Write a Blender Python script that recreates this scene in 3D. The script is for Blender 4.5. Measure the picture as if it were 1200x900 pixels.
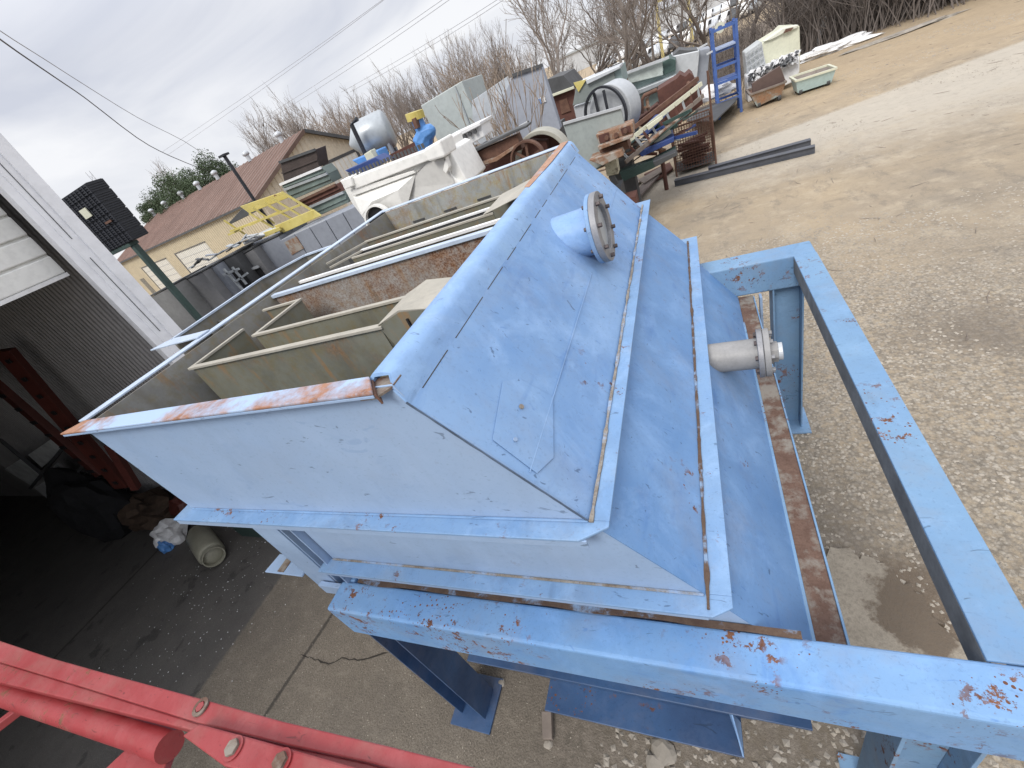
import bpy, bmesh, math, random
from mathutils import Vector, Matrix, noise
R = math.radians
random.seed(7)
for o in list(bpy.data.objects): bpy.data.objects.remove(o)
S = bpy.context.scene
# ------------------------------------------------------------------ camera
EYE = Vector((0, 0, 4.0)); CX, CY, F = 600.0, 450.0, 503.0
def cdir(px, py): return Vector((px-CX, -(py-CY), -F)).normalized()
_Z = -cdir(930, 1165); _A = cdir(790, 5)
_Y = (_A - _Z*_A.dot(_Z)).normalized(); _X = _Y.cross(_Z)
M3 = Matrix((_X, _Y, _Z))                       # camera space -> world
cam = bpy.data.cameras.new('camera'); co = bpy.data.objects.new('camera', cam)
S.collection.objects.link(co); S.camera = co
cam.sensor_width = 36; cam.lens = F/1200*36; cam.clip_start = .05; cam.clip_end = 3000
mw = M3.to_4x4(); mw.translation = EYE; co.matrix_world = mw
def ray(p): return M3 @ Vector((p[0]-CX, -(p[1]-CY), -F))
def onz(p, z=0.): r = ray(p); return EYE + r*((z-4.0)/r.z)
def ony(p, y): r = ray(p); return EYE + r*(y/r.y)
def onx(p, x): r = ray(p); return EYE + r*(x/r.x)
def onp(p, Q, n): r = ray(p); return EYE + r*(((Q-EYE).dot(n))/r.dot(n))
# ------------------------------------------------------------------ world: overcast sky
W = bpy.data.worlds.new('World'); S.world = W; W.use_nodes = True
nt = W.node_tree; nt.nodes.clear(); N = nt.nodes.new; L = nt.links.new
SUN_EL, SUN_AZ = R(46), R(190)                   # azimuth clockwise from +Y
sky = N('ShaderNodeTexSky'); sky.sky_type = 'NISHITA'; sky.sun_disc = False
sky.sun_elevation = SUN_EL; sky.sun_rotation = SUN_AZ
bg1 = N('ShaderNodeBackground'); L(sky.outputs[0], bg1.inputs[0]); bg1.inputs[1].default_value = .08
tc = N('ShaderNodeTexCoord'); sep = N('ShaderNodeSeparateXYZ'); L(tc.outputs['Generated'], sep.inputs[0])
mp = N('ShaderNodeMapping'); mp.inputs['Scale'].default_value = (1.0, 1.0, 3.6); L(tc.outputs['Generated'], mp.inputs[0])
nz = N('ShaderNodeTexNoise'); nz.inputs['Scale'].default_value = 2.0; nz.inputs['Detail'].default_value = 6; nz.inputs['Distortion'].default_value = .6; nz.inputs['Roughness'].default_value = .5
L(mp.outputs[0], nz.inputs['Vector'])
cr = N('ShaderNodeValToRGB'); cr.color_ramp.elements[0].position = .36; cr.color_ramp.elements[1].position = .62
cr.color_ramp.elements[0].color = (.585, .61, .69, 1); cr.color_ramp.elements[1].color = (.85, .855, .88, 1)
L(nz.outputs[0], cr.inputs[0])
mr = N('ShaderNodeMapRange'); mr.inputs[1].default_value = .25; mr.inputs[2].default_value = 1.0
mr.inputs[3].default_value = 1.0; mr.inputs[4].default_value = 2.3; L(sep.outputs[2], mr.inputs[0])
bg2 = N('ShaderNodeBackground'); L(cr.outputs[0], bg2.inputs[0]); L(mr.outputs[0], bg2.inputs[1])
mx = N('ShaderNodeMixShader'); mx.inputs[0].default_value = .93
L(bg1.outputs[0], mx.inputs[1]); L(bg2.outputs[0], mx.inputs[2])
ow = N('ShaderNodeOutputWorld'); L(mx.outputs[0], ow.inputs[0])
sl = bpy.data.lights.new('sun', 'SUN'); sl.energy = 2.0; sl.angle = R(22); sl.color = (1, .96, .90)
so = bpy.data.objects.new('sun', sl); S.collection.objects.link(so)
sd = Vector((math.sin(SUN_AZ)*math.cos(SUN_EL), math.cos(SUN_AZ)*math.cos(SUN_EL), math.sin(SUN_EL)))
so.rotation_euler = sd.to_track_quat('Z', 'Y').to_euler(); so.location = (0, 0, 30)
S.view_settings.view_transform = 'Standard'; S.view_settings.look = 'None'
S.view_settings.exposure = 0.2; S.view_settings.gamma = 1
try: S.view_settings.use_curve_mapping = False
except Exception: pass

# ------------------------------------------------------------------ materials
def lin(c): 
    return tuple(((v/255)/12.92 if v/255 <= .04045 else ((v/255+.055)/1.055)**2.4) for v in c)
class NT:
    """small node-tree helper"""
    def __init__(s, name):
        s.m = bpy.data.materials.new(name); s.m.use_nodes = True; s.t = s.m.node_tree
        s.b = s.t.nodes['Principled BSDF']; s.tc = s.n('ShaderNodeTexCoord')
    def n(s, k, **kw):
        o = s.t.nodes.new(k)
        for a, v in kw.items(): setattr(o, a, v)
        return o
    def l(s, a, b): s.t.links.new(a, b)
    def noise(s, scale, detail=4, rough=.55, stretch=None, vec=None, dist=0, off=(0, 0, 0)):
        o = s.n('ShaderNodeTexNoise'); o.inputs['Scale'].default_value = scale
        o.inputs['Detail'].default_value = detail; o.inputs['Roughness'].default_value = rough; o.inputs['Distortion'].default_value = dist
        v = vec or s.tc.outputs['Object']
        m = s.n('ShaderNodeMapping'); s.l(v, m.inputs[0]); m.inputs['Location'].default_value = off
        if stretch: m.inputs['Scale'].default_value = stretch
        s.l(m.outputs[0], o.inputs['Vector']); return o.outputs['Fac']
    def ramp(s, fac, p0, p1, c0=0., c1=1.):
        o = s.n('ShaderNodeMapRange'); o.inputs[1].default_value = p0; o.inputs[2].default_value = p1
        o.inputs[3].default_value = c0; o.inputs[4].default_value = c1; s.l(fac, o.inputs[0]); return o.outputs[0]
    def mul(s, a, b, op='MULTIPLY'):
        o = s.n('ShaderNodeMath', operation=op)
        for i, v in ((0, a), (1, b)):
            if isinstance(v, (int, float)): o.inputs[i].default_value = v
            else: s.l(v, o.inputs[i])
        o.use_clamp = op in ('MULTIPLY', 'MAXIMUM', 'MINIMUM', 'ADD'); return o.outputs[0]
    def mix(s, fac, a, b):
        o = s.n('ShaderNodeMix', data_type='RGBA')
        for i, v in ((6, a), (7, b)):
            if isinstance(v, tuple): o.inputs[i].default_value = (*v[:3], 1)
            else: s.l(v, o.inputs[i])
        if isinstance(fac, (int, float)): o.inputs[0].default_value = fac
        else: s.l(fac, o.inputs[0])
        return o.outputs[2]
    def bump(s, h, strength=.3, dist=.01):
        o = s.n('ShaderNodeBump'); o.inputs['Strength'].default_value = strength; o.inputs['Distance'].default_value = dist
        s.l(h, o.inputs['Height']); s.l(o.outputs[0], s.b.inputs['Normal'])
    def done(s, col, rough=.6, metal=0.):
        if isinstance(col, tuple): s.b.inputs['Base Color'].default_value = (*col[:3], 1)
        else: s.l(col, s.b.inputs['Base Color'])
        if isinstance(rough, (int, float)): s.b.inputs['Roughness'].default_value = rough
        else: s.l(rough, s.b.inputs['Roughness'])
        s.b.inputs['Metallic'].default_value = metal; return s.m
RUST_A, RUST_B, RUST_C = (.16, .055, .022), (.33, .14, .065), (.06, .028, .016)
def paint(name, base, alt, rust=.3, scale=1., rough=.5, dirt=.3, streak=True, dark=None, spot=1.0, chk=.38):
    """worn brushed paint: two shades, brush streaks, dirt film, rust specks"""
    s = NT(name)
    big = s.noise(1.6*scale, 5, .6); fine = s.noise(9*scale, 6, .65)
    col = s.mix(s.ramp(big, .35, .65), base, alt)
    # brush strokes of a fresher coat
    st = s.noise(5*scale, 4, .6, stretch=(1.0, .45, 1.6), dist=.8, off=(3, 1, 7))
    col = s.mix(s.mul(s.ramp(st, .58, .78), .55), col, dark or tuple(v*.62 for v in alt))
    chalk = s.noise(3.3*scale, 7, .7, off=(9, 4, 1), dist=.5)
    col = s.mix(s.mul(s.ramp(chalk, .50, .70), chk), col, tuple(min(1, v*1.25+.08) for v in base))
    if dirt: col = s.mix(s.mul(s.ramp(s.noise(2.3*scale, 8, .7, off=(5, 5, 5)), .5, .8), dirt), col, (.25, .21, .17))
    # scuffs
    sc = s.noise(22*scale, 3, .5, stretch=(.4, 1.2, 1), dist=1.2, off=(1, 8, 2))
    col = s.mix(s.mul(s.ramp(sc, .68, .72), .65), col, tuple(v*.3 for v in alt))
    s2 = s.noise(7*scale, 5, .6, stretch=(.5, 2.2, 1), dist=2.0, off=(4, 6, 1)); col = s.mix(s.mul(s.ramp(s2, .665, .70), .45), col, dark or tuple(v*.5 for v in alt))
    # grime: fine dark speckle and soft run marks
    gf = s.noise(55*scale, 3, .7, off=(2, 9, 4)); col = s.mix(s.mul(s.ramp(gf, .56, .70), .35*(.4+dirt)), col, tuple(v*.45 for v in base))
    run = s.noise(4*scale, 4, .55, stretch=(1.5, 1.5, .25), off=(6, 2, 3)); col = s.mix(s.mul(s.ramp(run, .52, .72), .22), col, tuple(v*.6+.03 for v in alt))
    # rust: small pits (voronoi) clustered by a slow mask, plus ragged blotches
    r2 = s.noise(1.7*scale, 5, .65, off=(7, 7, 7)); clus = s.ramp(r2, .64-.25*rust, .74-.20*rust)
    vo = s.n('ShaderNodeTexVoronoi'); vo.inputs['Scale'].default_value = 52*scale; s.l(s.tc.outputs['Object'], vo.inputs['Vector'])
    sc_ = s.n('ShaderNodeSeparateColor'); s.l(vo.outputs['Color'], sc_.inputs[0])
    th = s.mul(s.mul(s.ramp(sc_.outputs[0], .35, 1.0, 0, .42), clus), spot)
    df = s.n('ShaderNodeMath', operation='SUBTRACT'); s.l(th, df.inputs[0]); s.l(vo.outputs['Distance'], df.inputs[1]); pits = s.ramp(df.outputs[0], -.01, .03)
    r1 = s.noise(13*scale, 7, .72, off=(1, 3, 9)); blot = s.mul(s.mul(s.ramp(r1, .60-.05*rust, .625-.05*rust), s.ramp(r2, .58-.12*rust, .66-.12*rust)), spot)
    rm = s.mul(pits, blot, 'MAXIMUM')
    rc = s.mix(s.ramp(fine, .35, .65), (.085, .035, .022), (.20, .085, .04))
    col = s.mix(rm, col, rc)
    dent = s.noise(2.6*scale, 2, .5, off=(4, 4, 0))
    hh = s.n('ShaderNodeMath', operation='MULTIPLY_ADD'); s.l(dent, hh.inputs[0]); hh.inputs[1].default_value = 2.2; s.l(s.mul(s.ramp(fine, 0, 1), s.ramp(rm, 0, 1, 1, .3)), hh.inputs[2])
    s.bump(hh.outputs[0], .16, .010)
    return s.done(col, s.ramp(rm, 0, 1, rough, .85))
def rusty(name, a=RUST_A, b=RUST_B, c=None, amt=.5, scale=1., rough=.85, peel=None):
    s = NT(name); n1 = s.noise(6*scale, 8, .7); n2 = s.noise(40*scale, 4, .6)
    col = s.mix(s.ramp(n1, .35, .68), a, b)
    col = s.mix(s.mul(s.ramp(n2, .5, .7), .5), col, RUST_C)
    if c: col = s.mix(s.ramp(s.noise(2.2*scale, 7, .7, off=(2, 3, 4)), amt-.06, amt+.06), c, col)
    s.bump(n2, .4, .006); return s.done(col, rough)
def plain(name, c, var=.25, scale=3., rough=.6, metal=0., bump=.1, alt=None, stretch=None):
    s = NT(name); n1 = s.noise(scale, 7, .65, stretch=stretch); n2 = s.noise(scale*9, 4, .6)
    col = s.mix(s.ramp(n1, .3, .7), tuple(v*(1-var) for v in c), alt or tuple(min(1, v*(1+var)) for v in c))
    col = s.mix(s.mul(s.ramp(n2, .45, .8), .35), col, tuple(v*.55 for v in c))
    if bump: s.bump(n2, bump, .01)
    return s.done(col, rough, metal)
BLUE = (.165, .37, .70); BLUE2 = (.125, .315, .68); PALE = (.27, .385, .63)
m_slope = paint('blue_slope_paint', (.21, .345, .56), (.135, .265, .50), rust=.22, rough=.5, dirt=.3, dark=(.06, .17, .42))
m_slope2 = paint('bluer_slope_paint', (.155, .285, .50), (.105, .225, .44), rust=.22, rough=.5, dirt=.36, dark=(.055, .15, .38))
m_front = paint('chalky_front_paint', (.29, .395, .56), (.27, .38, .555), rust=0., rough=.6, dirt=.14, dark=(.21, .31, .49), spot=.2, chk=.14)
m_flange = paint('flange_paint', (.195, .32, .50), (.15, .275, .48), rust=.38, rough=.58, dirt=.4, scale=1.6)
m_frame = paint('frame_paint', (.13, .275, .52), (.175, .315, .52), rust=.72, rough=.58, dirt=.4, scale=1.3, dark=(.05, .16, .44))
m_frame_r = paint('frame_paint_clean', (.14, .26, .43), (.165, .285, .43), rust=.62, rough=.62, dirt=.4, scale=1.1)
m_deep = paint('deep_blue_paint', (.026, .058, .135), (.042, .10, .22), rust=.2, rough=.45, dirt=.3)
m_rim = rusty('rusted_rim', a=(.36, .19, .12), b=(.26, .12, .07), c=(.34, .45, .62), amt=.50, scale=.75)
m_rimR = paint('rim_paint', (.25, .40, .62), (.19, .33, .58), rust=.3, rough=.45, dirt=.2, scale=1.4)
m_seam = rusty('seam_rust', a=(.115, .075, .05), b=(.07, .04, .028), c=(.20, .29, .42), amt=.42, scale=3.5)
m_seam2 = rusty('pale_seam', a=(.30, .28, .25), b=(.17, .135, .10), c=(.26, .36, .52), amt=.44, scale=3.)
m_groove = plain('grimy_blue_groove', (.07, .10, .15), .4, 8, .8)
m_gutter = rusty('gutter_rust', a=(.095, .052, .036), b=(.15, .09, .065), c=(.22, .195, .165), amt=.46, scale=2.2)
def galv(name, base, rustamt, stain=(.30, .26, .15), off=(0, 0, 0), grain=0.):
    s = NT(name); n1 = s.noise(2.2, 7, .65, off=off); n2 = s.noise(14, 6, .7, off=off); n3 = s.noise(90, 3, .6, off=off)
    col = s.mix(s.ramp(n1, .3, .7), base, tuple(v*.68 for v in base))
    col = s.mix(s.mul(s.ramp(n2, .46, .66), .75), col, stain)
    st2 = s.noise(5, 6, .7, stretch=(2.2, 2.2, .5), off=(off[0], 5, off[2])); col = s.mix(s.mul(s.ramp(st2, .56, .66), .65), col, (.30, .17, .07)); col = s.mix(s.mul(s.ramp(s.noise(3.1, 7, .7, off=(8, off[0], 1)), .50, .66), .5), col, tuple(v*.45 for v in base))
    rm = s.ramp(s.noise(1.3, 6, .65, off=(off[0]+4, 2, 1)), .68-.3*rustamt, .80-.25*rustamt)
    rm = s.mul(rm, s.ramp(n2, .3, .55))
    if grain: rm = s.mul(s.mul(rm, .55), s.mul(s.ramp(n3, .42, .62), grain), 'ADD')
    col = s.mix(rm, col, s.mix(s.ramp(n3, .4, .6), (.30, .14, .06), (.14, .06, .03)))
    dr = s.noise(9, 3, .5, stretch=(1, 1, .12), off=(3, 3, 3))
    col = s.mix(s.mul(s.ramp(dr, .58, .75), .45), col, (.12, .10, .07))
    s.bump(n3, .15, .003); return s.done(col, .62, .15)
m_wall_in = galv('dirty_inner_wall', (.27, .265, .245), .2, stain=(.20, .175, .11))
m_part = galv('rust_stained_partition', (.40, .39, .37), .85, off=(3, 0, 2), grain=.5, stain=(.27, .19, .12))
m_trough = galv('stained_trough', (.22, .22, .175), .4, stain=(.18, .155, .085), off=(6, 1, 0))
m_edge = plain('edge_grime_beige', (.38, .355, .30), .15, 4, .6)
m_edge_b = plain('edge_pale_blue', (.46, .54, .66), .15, 4, .5)
m_bolt = plain('dark_bolt', (.10, .08, .08), .4, 20, .6, .3)
m_steel = plain('cast_grey_flange', (.25, .25, .26), .25, 9, .5, .3)
m_pvc = plain('weathered_grey_pipe', (.27, .265, .26), .18, 6, .5)
m_red = paint('worn_red_paint', (.235, .024, .026), (.30, .046, .050), rust=.4, rough=.45, dirt=.35, dark=(.20, .015, .015), scale=2.2)
m_zinc = plain('galvanised_sheet', (.42, .45, .47), .14, 1.2, .42, .35)
m_zinc2 = plain('pale_zinc_sheet', (.52, .54, .56), .12, 1.0, .45, .2)
m_zgreen = plain('greenish_zinc', (.28, .36, .35), .25, 1.4, .5, .2)
m_grey = plain('grey_cabinet_paint', (.20, .20, .205), .2, 1.1, .55)
m_dgrey = plain('dark_grey_steel', (.07, .072, .075), .3, 2, .6)
m_dark = plain('dark_opening', (.012, .012, .013), .3, 2, .8)
m_greyp = plain('grey_blue_panel', (.26, .28, .32), .12, .9, .5)
m_white = plain('cream_white_paint', (.86, .85, .81), .06, 1.0, .5)
m_white2 = plain('bright_white_paint', (.76, .76, .76), .1, 2, .5)
m_yellow = paint('worn_yellow', (.52, .42, .10), (.58, .50, .18), rust=.3, rough=.6, dirt=.3, dark=(.4, .3, .05))
m_ryb = rusty('brown_rust', a=(.10, .05, .035), b=(.17, .09, .06))
m_rdark = rusty('dark_red_rust', a=(.075, .03, .024), b=(.13, .055, .04), scale=.5)
m_rorange = rusty('orange_rust', a=(.20, .105, .062), b=(.31, .19, .125), c=(.33, .30, .26), amt=.47, scale=2.)
m_rack = plain('rack_blue', (.055, .115, .33), .25, 2, .5)
m_blue = plain('pump_blue', (.10, .27, .60), .2, 2, .45)
m_navy = plain('navy_blue_steel', (.03, .06, .20), .3, 2, .5)
m_dgreen = plain('dark_green_steel', (.045, .08, .07), .3, 2, .5)
m_teal = plain('pale_teal_paint', (.50, .66, .67), .08, 1.5, .5)
m_tubrust = rusty('tub_rust', a=(.38, .20, .11), b=(.30, .26, .20), c=(.36, .46, .46), amt=.45, scale=.7)
m_wood = plain('weathered_board', (.20, .165, .14), .35, 3, .8)
m_cream = plain('dirty_cream_plastic', (.60, .60, .47), .12, 1.5, .5)
m_bag = plain('crumpled_white_sheet', (.70, .70, .70), .15, 4, .6)
m_beamdk = plain('dark_steel_beam', (.075, .08, .095), .25, 3, .5)
m_bark = plain('grey_brown_bark', (.125, .10, .085), .3, 5, .9)
m_twig = plain('bare_twigs', (.235, .20, .175), .3, .5, .9)
m_twig2 = plain('reddish_twigs', (.27, .215, .17), .3, .5, .9)
m_brush = plain('dry_brush_stems', (.15, .128, .115), .35, .4, .9)
m_leaf = plain('dark_evergreen_leaf', (.058, .085, .04), .4, .6, .8)
m_rubber = plain('black_plastic', (.018, .02, .026), .3, 3, .5)
m_cyl = plain('tan_gas_bottle', (.28, .27, .21), .15, 4, .45)
m_cloth = plain('black_cloth', (.010, .010, .012), .3, 5, .9)
m_stone = plain('broken_stone', (.30, .27, .23), .3, 3, .9)
m_pebble = plain('pale_gravel', (.36, .32, .265), .35, 1.5, .9)
m_wire = plain('dark_cable', (.05, .05, .055), .1, 1, .6)
m_wire2 = plain('pale_cable', (.42, .43, .46), .05, 1, .6)
def corrug(name, c, freq, axis, amp=.35, rough=.5, alt=None, dim=.75):
    """ribbed sheet: bump and slight groove dirt along one object axis"""
    s = NT(name); sp = s.n('ShaderNodeSeparateXYZ'); s.l(s.tc.outputs['Object'], sp.inputs[0])
    w = s.mul(sp.outputs[axis], freq*2*math.pi); w.node.use_clamp = False
    si = s.n('ShaderNodeMath', operation='SINE'); s.l(w, si.inputs[0])
    h = s.ramp(si.outputs[0], -1, 1)
    st = [1, 1, 1]; st[axis] = 1.; n1 = s.noise(.5, 6, .65, stretch=(1, 1, .4)); n2 = s.noise(1.6, 7, .7)
    col = s.mix(s.ramp(n1, .35, .65), c, alt or tuple(v*.82 for v in c))
    col = s.mix(s.mul(s.ramp(n2, .5, .8), .3), col, tuple(v*.6 for v in c))
    s.bump(h, amp, .03); return s.done(col, rough)
# ------------------------------------------------------------------ mesh builder
COL = S.collection
class MB:
    def __init__(s): s.v = []; s.f = []
    def add(s, vs, fs):
        k = len(s.v); s.v += [Vector(v) for v in vs]; s.f += [tuple(i+k for i in f) for f in fs]; return s
    def obox(s, o, a, b, c):
        o, a, b, c = map(Vector, (o, a, b, c))
        return s.add([o, o+a, o+a+b, o+b, o+c, o+a+c, o+a+b+c, o+b+c],
                     [(0, 3, 2, 1), (4, 5, 6, 7), (0, 1, 5, 4), (1, 2, 6, 5), (2, 3, 7, 6), (3, 0, 4, 7)])
    def box(s, x0, x1, y0, y1, z0, z1): return s.obox((x0, y0, z0), (x1-x0, 0, 0), (0, y1-y0, 0), (0, 0, z1-z0))
    def prism(s, pts, vec):
        pts = [Vector(p) for p in pts]; vec = Vector(vec); n = len(pts)
        return s.add(pts+[p+vec for p in pts], [tuple(range(n)), tuple(range(2*n-1, n-1, -1))] +
                     [(i, (i+1) % n, n+(i+1) % n, n+i) for i in range(n)])
    def beam(s, p0, p1, w, h, up=(0, 0, 1)):
        p0, p1 = Vector(p0), Vector(p1); d = (p1-p0).normalized(); u = Vector(up)
        if abs(d.dot(u)) > .97: u = Vector((1, 0, 0))
        sd = d.cross(u).normalized(); u = sd.cross(d)
        return s.obox(p0-sd*w/2-u*h/2, sd*w, u*h, p1-p0)
    def cyl(s, p0, p1, r0, r1=None, n=16, cap=True):
        return s.tube([p0, p1], [r0, r0 if r1 is None else r1], n, cap)
    def tube(s, path, r, n=8, cap=True):
        path = [Vector(p) for p in path]; m = len(path)
        if not isinstance(r, (list, tuple)): r = [r]*m
        k = len(s.v); prev = None
        for i, p in enumerate(path):
            d = (path[min(i+1, m-1)]-path[max(i-1, 0)]).normalized()
            if prev is None:
                u = Vector((0, 0, 1)) if abs(d.z) < .9 else Vector((1, 0, 0))
                a = d.cross(u).normalized()
            else: a = (prev-d*prev.dot(d)).normalized()
            prev = a; b = d.cross(a)
            for j in range(n):
                t = 2*math.pi*j/n; s.v.append(p+(a*math.cos(t)+b*math.sin(t))*r[i])
        for i in range(m-1):
            for j in range(n):
                s.f.append((k+i*n+j, k+i*n+(j+1) % n, k+(i+1)*n+(j+1) % n, k+(i+1)*n+j))
        if cap and n > 2:
            s.f.append(tuple(k+j for j in reversed(range(n)))); s.f.append(tuple(k+(m-1)*n+j for j in range(n)))
        return s
    def ring(s, c, axis, r_out, r_in, h, n=32):
        c, axis = Vector(c), Vector(axis).normalized()
        a = axis.orthogonal().normalized(); b = axis.cross(a); k = len(s.v)
        for j in range(n):
            t = 2*math.pi*j/n; u = a*math.cos(t)+b*math.sin(t)
            s.v += [c+u*r_out, c+u*r_in, c+u*r_out+axis*h, c+u*r_in+axis*h]
        for j in range(n):
            p, q = k+4*j, k+4*((j+1) % n)
            s.f += [(p, q, q+2, p+2), (p+1, p+3, q+3, q+1), (p+2, q+2, q+3, p+3), (p, p+1, q+1, q)]
        return s
    def build(s, name, mat, parent=None, bevel=0, seg=2, smooth=False, label=None, sub=0):
        base = Vector((0, 0, 0)); p = parent
        while p is not None: base += p.location; p = p.parent
        me = bpy.data.meshes.new(name); me.from_pydata([tuple(v-base) for v in s.v], [], s.f); me.materials.append(mat)
        bm = bmesh.new(); bm.from_mesh(me); bmesh.ops.recalc_face_normals(bm, faces=bm.faces)
        bm.to_mesh(me); bm.free()
        o = bpy.data.objects.new(name, me); COL.objects.link(o)
        if parent is not None: o.parent = parent
        if bevel:
            b = o.modifiers.new('bevel', 'BEVEL'); b.width = bevel; b.segments = seg; b.limit_method = 'ANGLE'; b.angle_limit = R(35)
            b.harden_normals = False
        if smooth:
            for f in me.polygons: f.use_smooth = True
        if smooth and smooth != 'all':
            try:
                me.set_sharp_from_angle(angle=R(38))
            except Exception: pass
        if label: o['label'] = label
        return o
def tag(o, label=None, cat=None, group=None, kind=None):
    for k, v in (('label', label), ('category', cat), ('group', group), ('kind', kind)):
        if v: o[k] = v
    return o
def ribs(mb, o, run, ln, up, top, nrm, pitch, w, d, bot=0.):
    """raised ribs of profiled sheet: o + run*a, up to height top(a)"""
    n = int(ln/pitch)
    for i in range(n):
        a = (i+.5)*pitch; t0 = top(a) if callable(top) else top
        b0 = bot(a) if callable(bot) else bot; p = o+run*a+up*b0
        q = [p, p+run*w, p+run*w*.7+nrm*d, p+run*w*.3+nrm*d]; h = up*(t0-b0)
        mb.add(q+[v+h for v in q], [(0, 3, 7, 4), (3, 2, 6, 7), (2, 1, 5, 6), (4, 7, 6, 5), (0, 1, 2, 3)])
    return mb
def thing(name, loc, label, cat, group=None):
    o = bpy.data.objects.new(name, None); COL.objects.link(o); o.location = loc; o.empty_display_size = .2
    return tag(o, label, cat, group)
def copy_tree(o, parent=None):
    c = o.copy(); COL.objects.link(c); c.parent = parent
    for ch in [x for x in bpy.data.objects if x.parent == o]: copy_tree(ch, c)
    return c
def g0(p, y):                         # ground point under a picture point at depth y
    v = ony(p, y); return Vector((v.x, v.y, 0))
def face(pts, y, ground=()):          # upright outline at depth y; indices in ground are dropped to z=0
    r = [ony(p, y) for p in pts]
    for i in ground: r[i].z = 0
    return r
# ================================================================== SETTING
def ground_mat():
    s = NT('yard_ground'); g = s.n('ShaderNodeNewGeometry'); P = g.outputs['Position']
    sp = s.n('ShaderNodeSeparateXYZ'); s.l(P, sp.inputs[0]); X, Y = sp.outputs[0], sp.outputs[1]
    nb = s.noise(.35, 7, .65, vec=P); nm = s.noise(1.6, 8, .7, vec=P); nf = s.noise(14, 6, .75, vec=P); nff = s.noise(70, 3, .6, vec=P)
    def lf(a, b, c, w, n=nm, na=1.):      # smooth side-of-line mask a*x+b*y+c>0 with ragged edge
        t = s.n('ShaderNodeMath', operation='MULTIPLY_ADD'); s.l(X, t.inputs[0]); t.inputs[1].default_value = a; t.inputs[2].default_value = c-na*.5
        u = s.n('ShaderNodeMath', operation='MULTIPLY_ADD'); s.l(Y, u.inputs[0]); u.inputs[1].default_value = b; s.l(t.outputs[0], u.inputs[2])
        v = s.n('ShaderNodeMath', operation='MULTIPLY_ADD'); s.l(n, v.inputs[0]); v.inputs[1].default_value = na; s.l(u.outputs[0], v.inputs[2])
        return s.ramp(v.outputs[0], -w, w)
    def blob(cx, cy, r, w, na=1.2):
        d = s.n('ShaderNodeVectorMath', operation='DISTANCE'); s.l(P, d.inputs[0]); d.inputs[1].default_value = (cx, cy, 0)
        v = s.n('ShaderNodeMath', operation='MULTIPLY_ADD'); s.l(nm, v.inputs[0]); v.inputs[1].default_value = na; s.l(d.outputs[1], v.inputs[2])
        return s.ramp(v.outputs[0], r+na*.5-w, r+na*.5+w, 1, 0)
    # packed dirt
    dirt = s.mix(s.ramp(nb, .35, .65), (.385, .305, .205), (.265, .222, .168))
    dirt = s.mix(s.mul(s.ramp(nm, .5, .68), .7), dirt, (.46, .385, .28))
    dirt = s.mix(s.mul(s.ramp(s.noise(2.2, 9, .78, vec=P, off=(1, 6, 0), stretch=(1.3, .55, 1)), .53, .62), .5), dirt, (.175, .15, .12))
    dirt = s.mix(s.mul(s.ramp(s.noise(.9, 8, .75, vec=P, off=(8, 2, 0), stretch=(.5, 1.5, 1)), .54, .70), .6), dirt, (.15, .125, .095))
    # grey gravelly area near the tank
    v = s.n('ShaderNodeTexVoronoi'); v.inputs['Scale'].default_value = 34; s.l(P, v.inputs['Vector'])
    sepc = s.n('ShaderNodeSeparateColor'); s.l(v.outputs['Color'], sepc.inputs[0])
    gr = s.mix(sepc.outputs[0], (.17, .15, .125), (.42, .385, .33))
    gr = s.mix(s.ramp(v.outputs['Distance'], .35, .75), gr, (.13, .115, .095))
    gm = s.mul(lf(-.35, -1, 8.5, 1.6, na=4.), s.ramp(nf, .38, .55))
    col = s.mix(s.mul(gm, .75), dirt, gr)
    # straw-coloured strip by the wood edge
    col = s.mix(s.mul(lf(.10, 1, -19, 2, na=5.), .6), col, (.40, .30, .185))
    # pale concrete pad, upper right
    A, B = onz((985, 128)), onz((1199, 48)); d = (B-A).normalized(); nx, ny = d.y, -d.x
    c0 = -(nx*A.x+ny*A.y)
    A2, B2 = onz((930, 190)), onz((1199, 118)); d2 = (B2-A2).normalized(); mx_, my_ = -d2.y, d2.x
    c2 = -(mx_*A2.x+my_*A2.y)
    conc = s.mix(s.ramp(nm, .35, .7), (.50, .455, .38), (.43, .39, .33))
    col = s.mix(s.mul(s.mul(lf(nx, ny, c0, .12, nf, .6), lf(mx_, my_, c2, 1.6, na=3.5)), .8), col, conc)
    # slab beside the tank, left side
    slab = s.mix(s.ramp(nm, .3, .7), (.175, .148, .115), (.225, .192, .152))
    slab = s.mix(s.mul(s.ramp(nff, .40, .62), .75), slab, (.085, .071, .056)); slab = s.mix(s.mul(s.ramp(s.noise(6, 9, .8, vec=P, off=(9, 9, 0)), .5, .62), .5), slab, (.26, .225, .18))
    slab = s.mix(s.mul(s.ramp(nb, .5, .65), .4), slab, (.10, .088, .076))
    lm = lf(-1, -.02, -1.05, .35, na=.9); lm = s.mul(lm, lf(0, -1, 9, .5))
    col = s.mix(lm, col, slab)
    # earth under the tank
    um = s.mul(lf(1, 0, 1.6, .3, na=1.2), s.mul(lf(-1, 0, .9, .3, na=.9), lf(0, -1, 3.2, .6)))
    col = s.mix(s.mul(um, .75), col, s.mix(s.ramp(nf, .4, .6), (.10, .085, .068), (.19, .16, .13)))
    # floor inside the shed: oily, smoother, with indoor shade painted into the darker base
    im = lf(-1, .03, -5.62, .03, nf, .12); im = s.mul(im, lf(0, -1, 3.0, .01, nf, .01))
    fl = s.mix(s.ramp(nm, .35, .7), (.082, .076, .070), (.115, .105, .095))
    fl = s.mix(s.mul(s.ramp(s.noise(2.6, 5, .6, vec=P, off=(4, 1, 0)), .60, .66), .6), fl, (.03, .028, .027))
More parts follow.
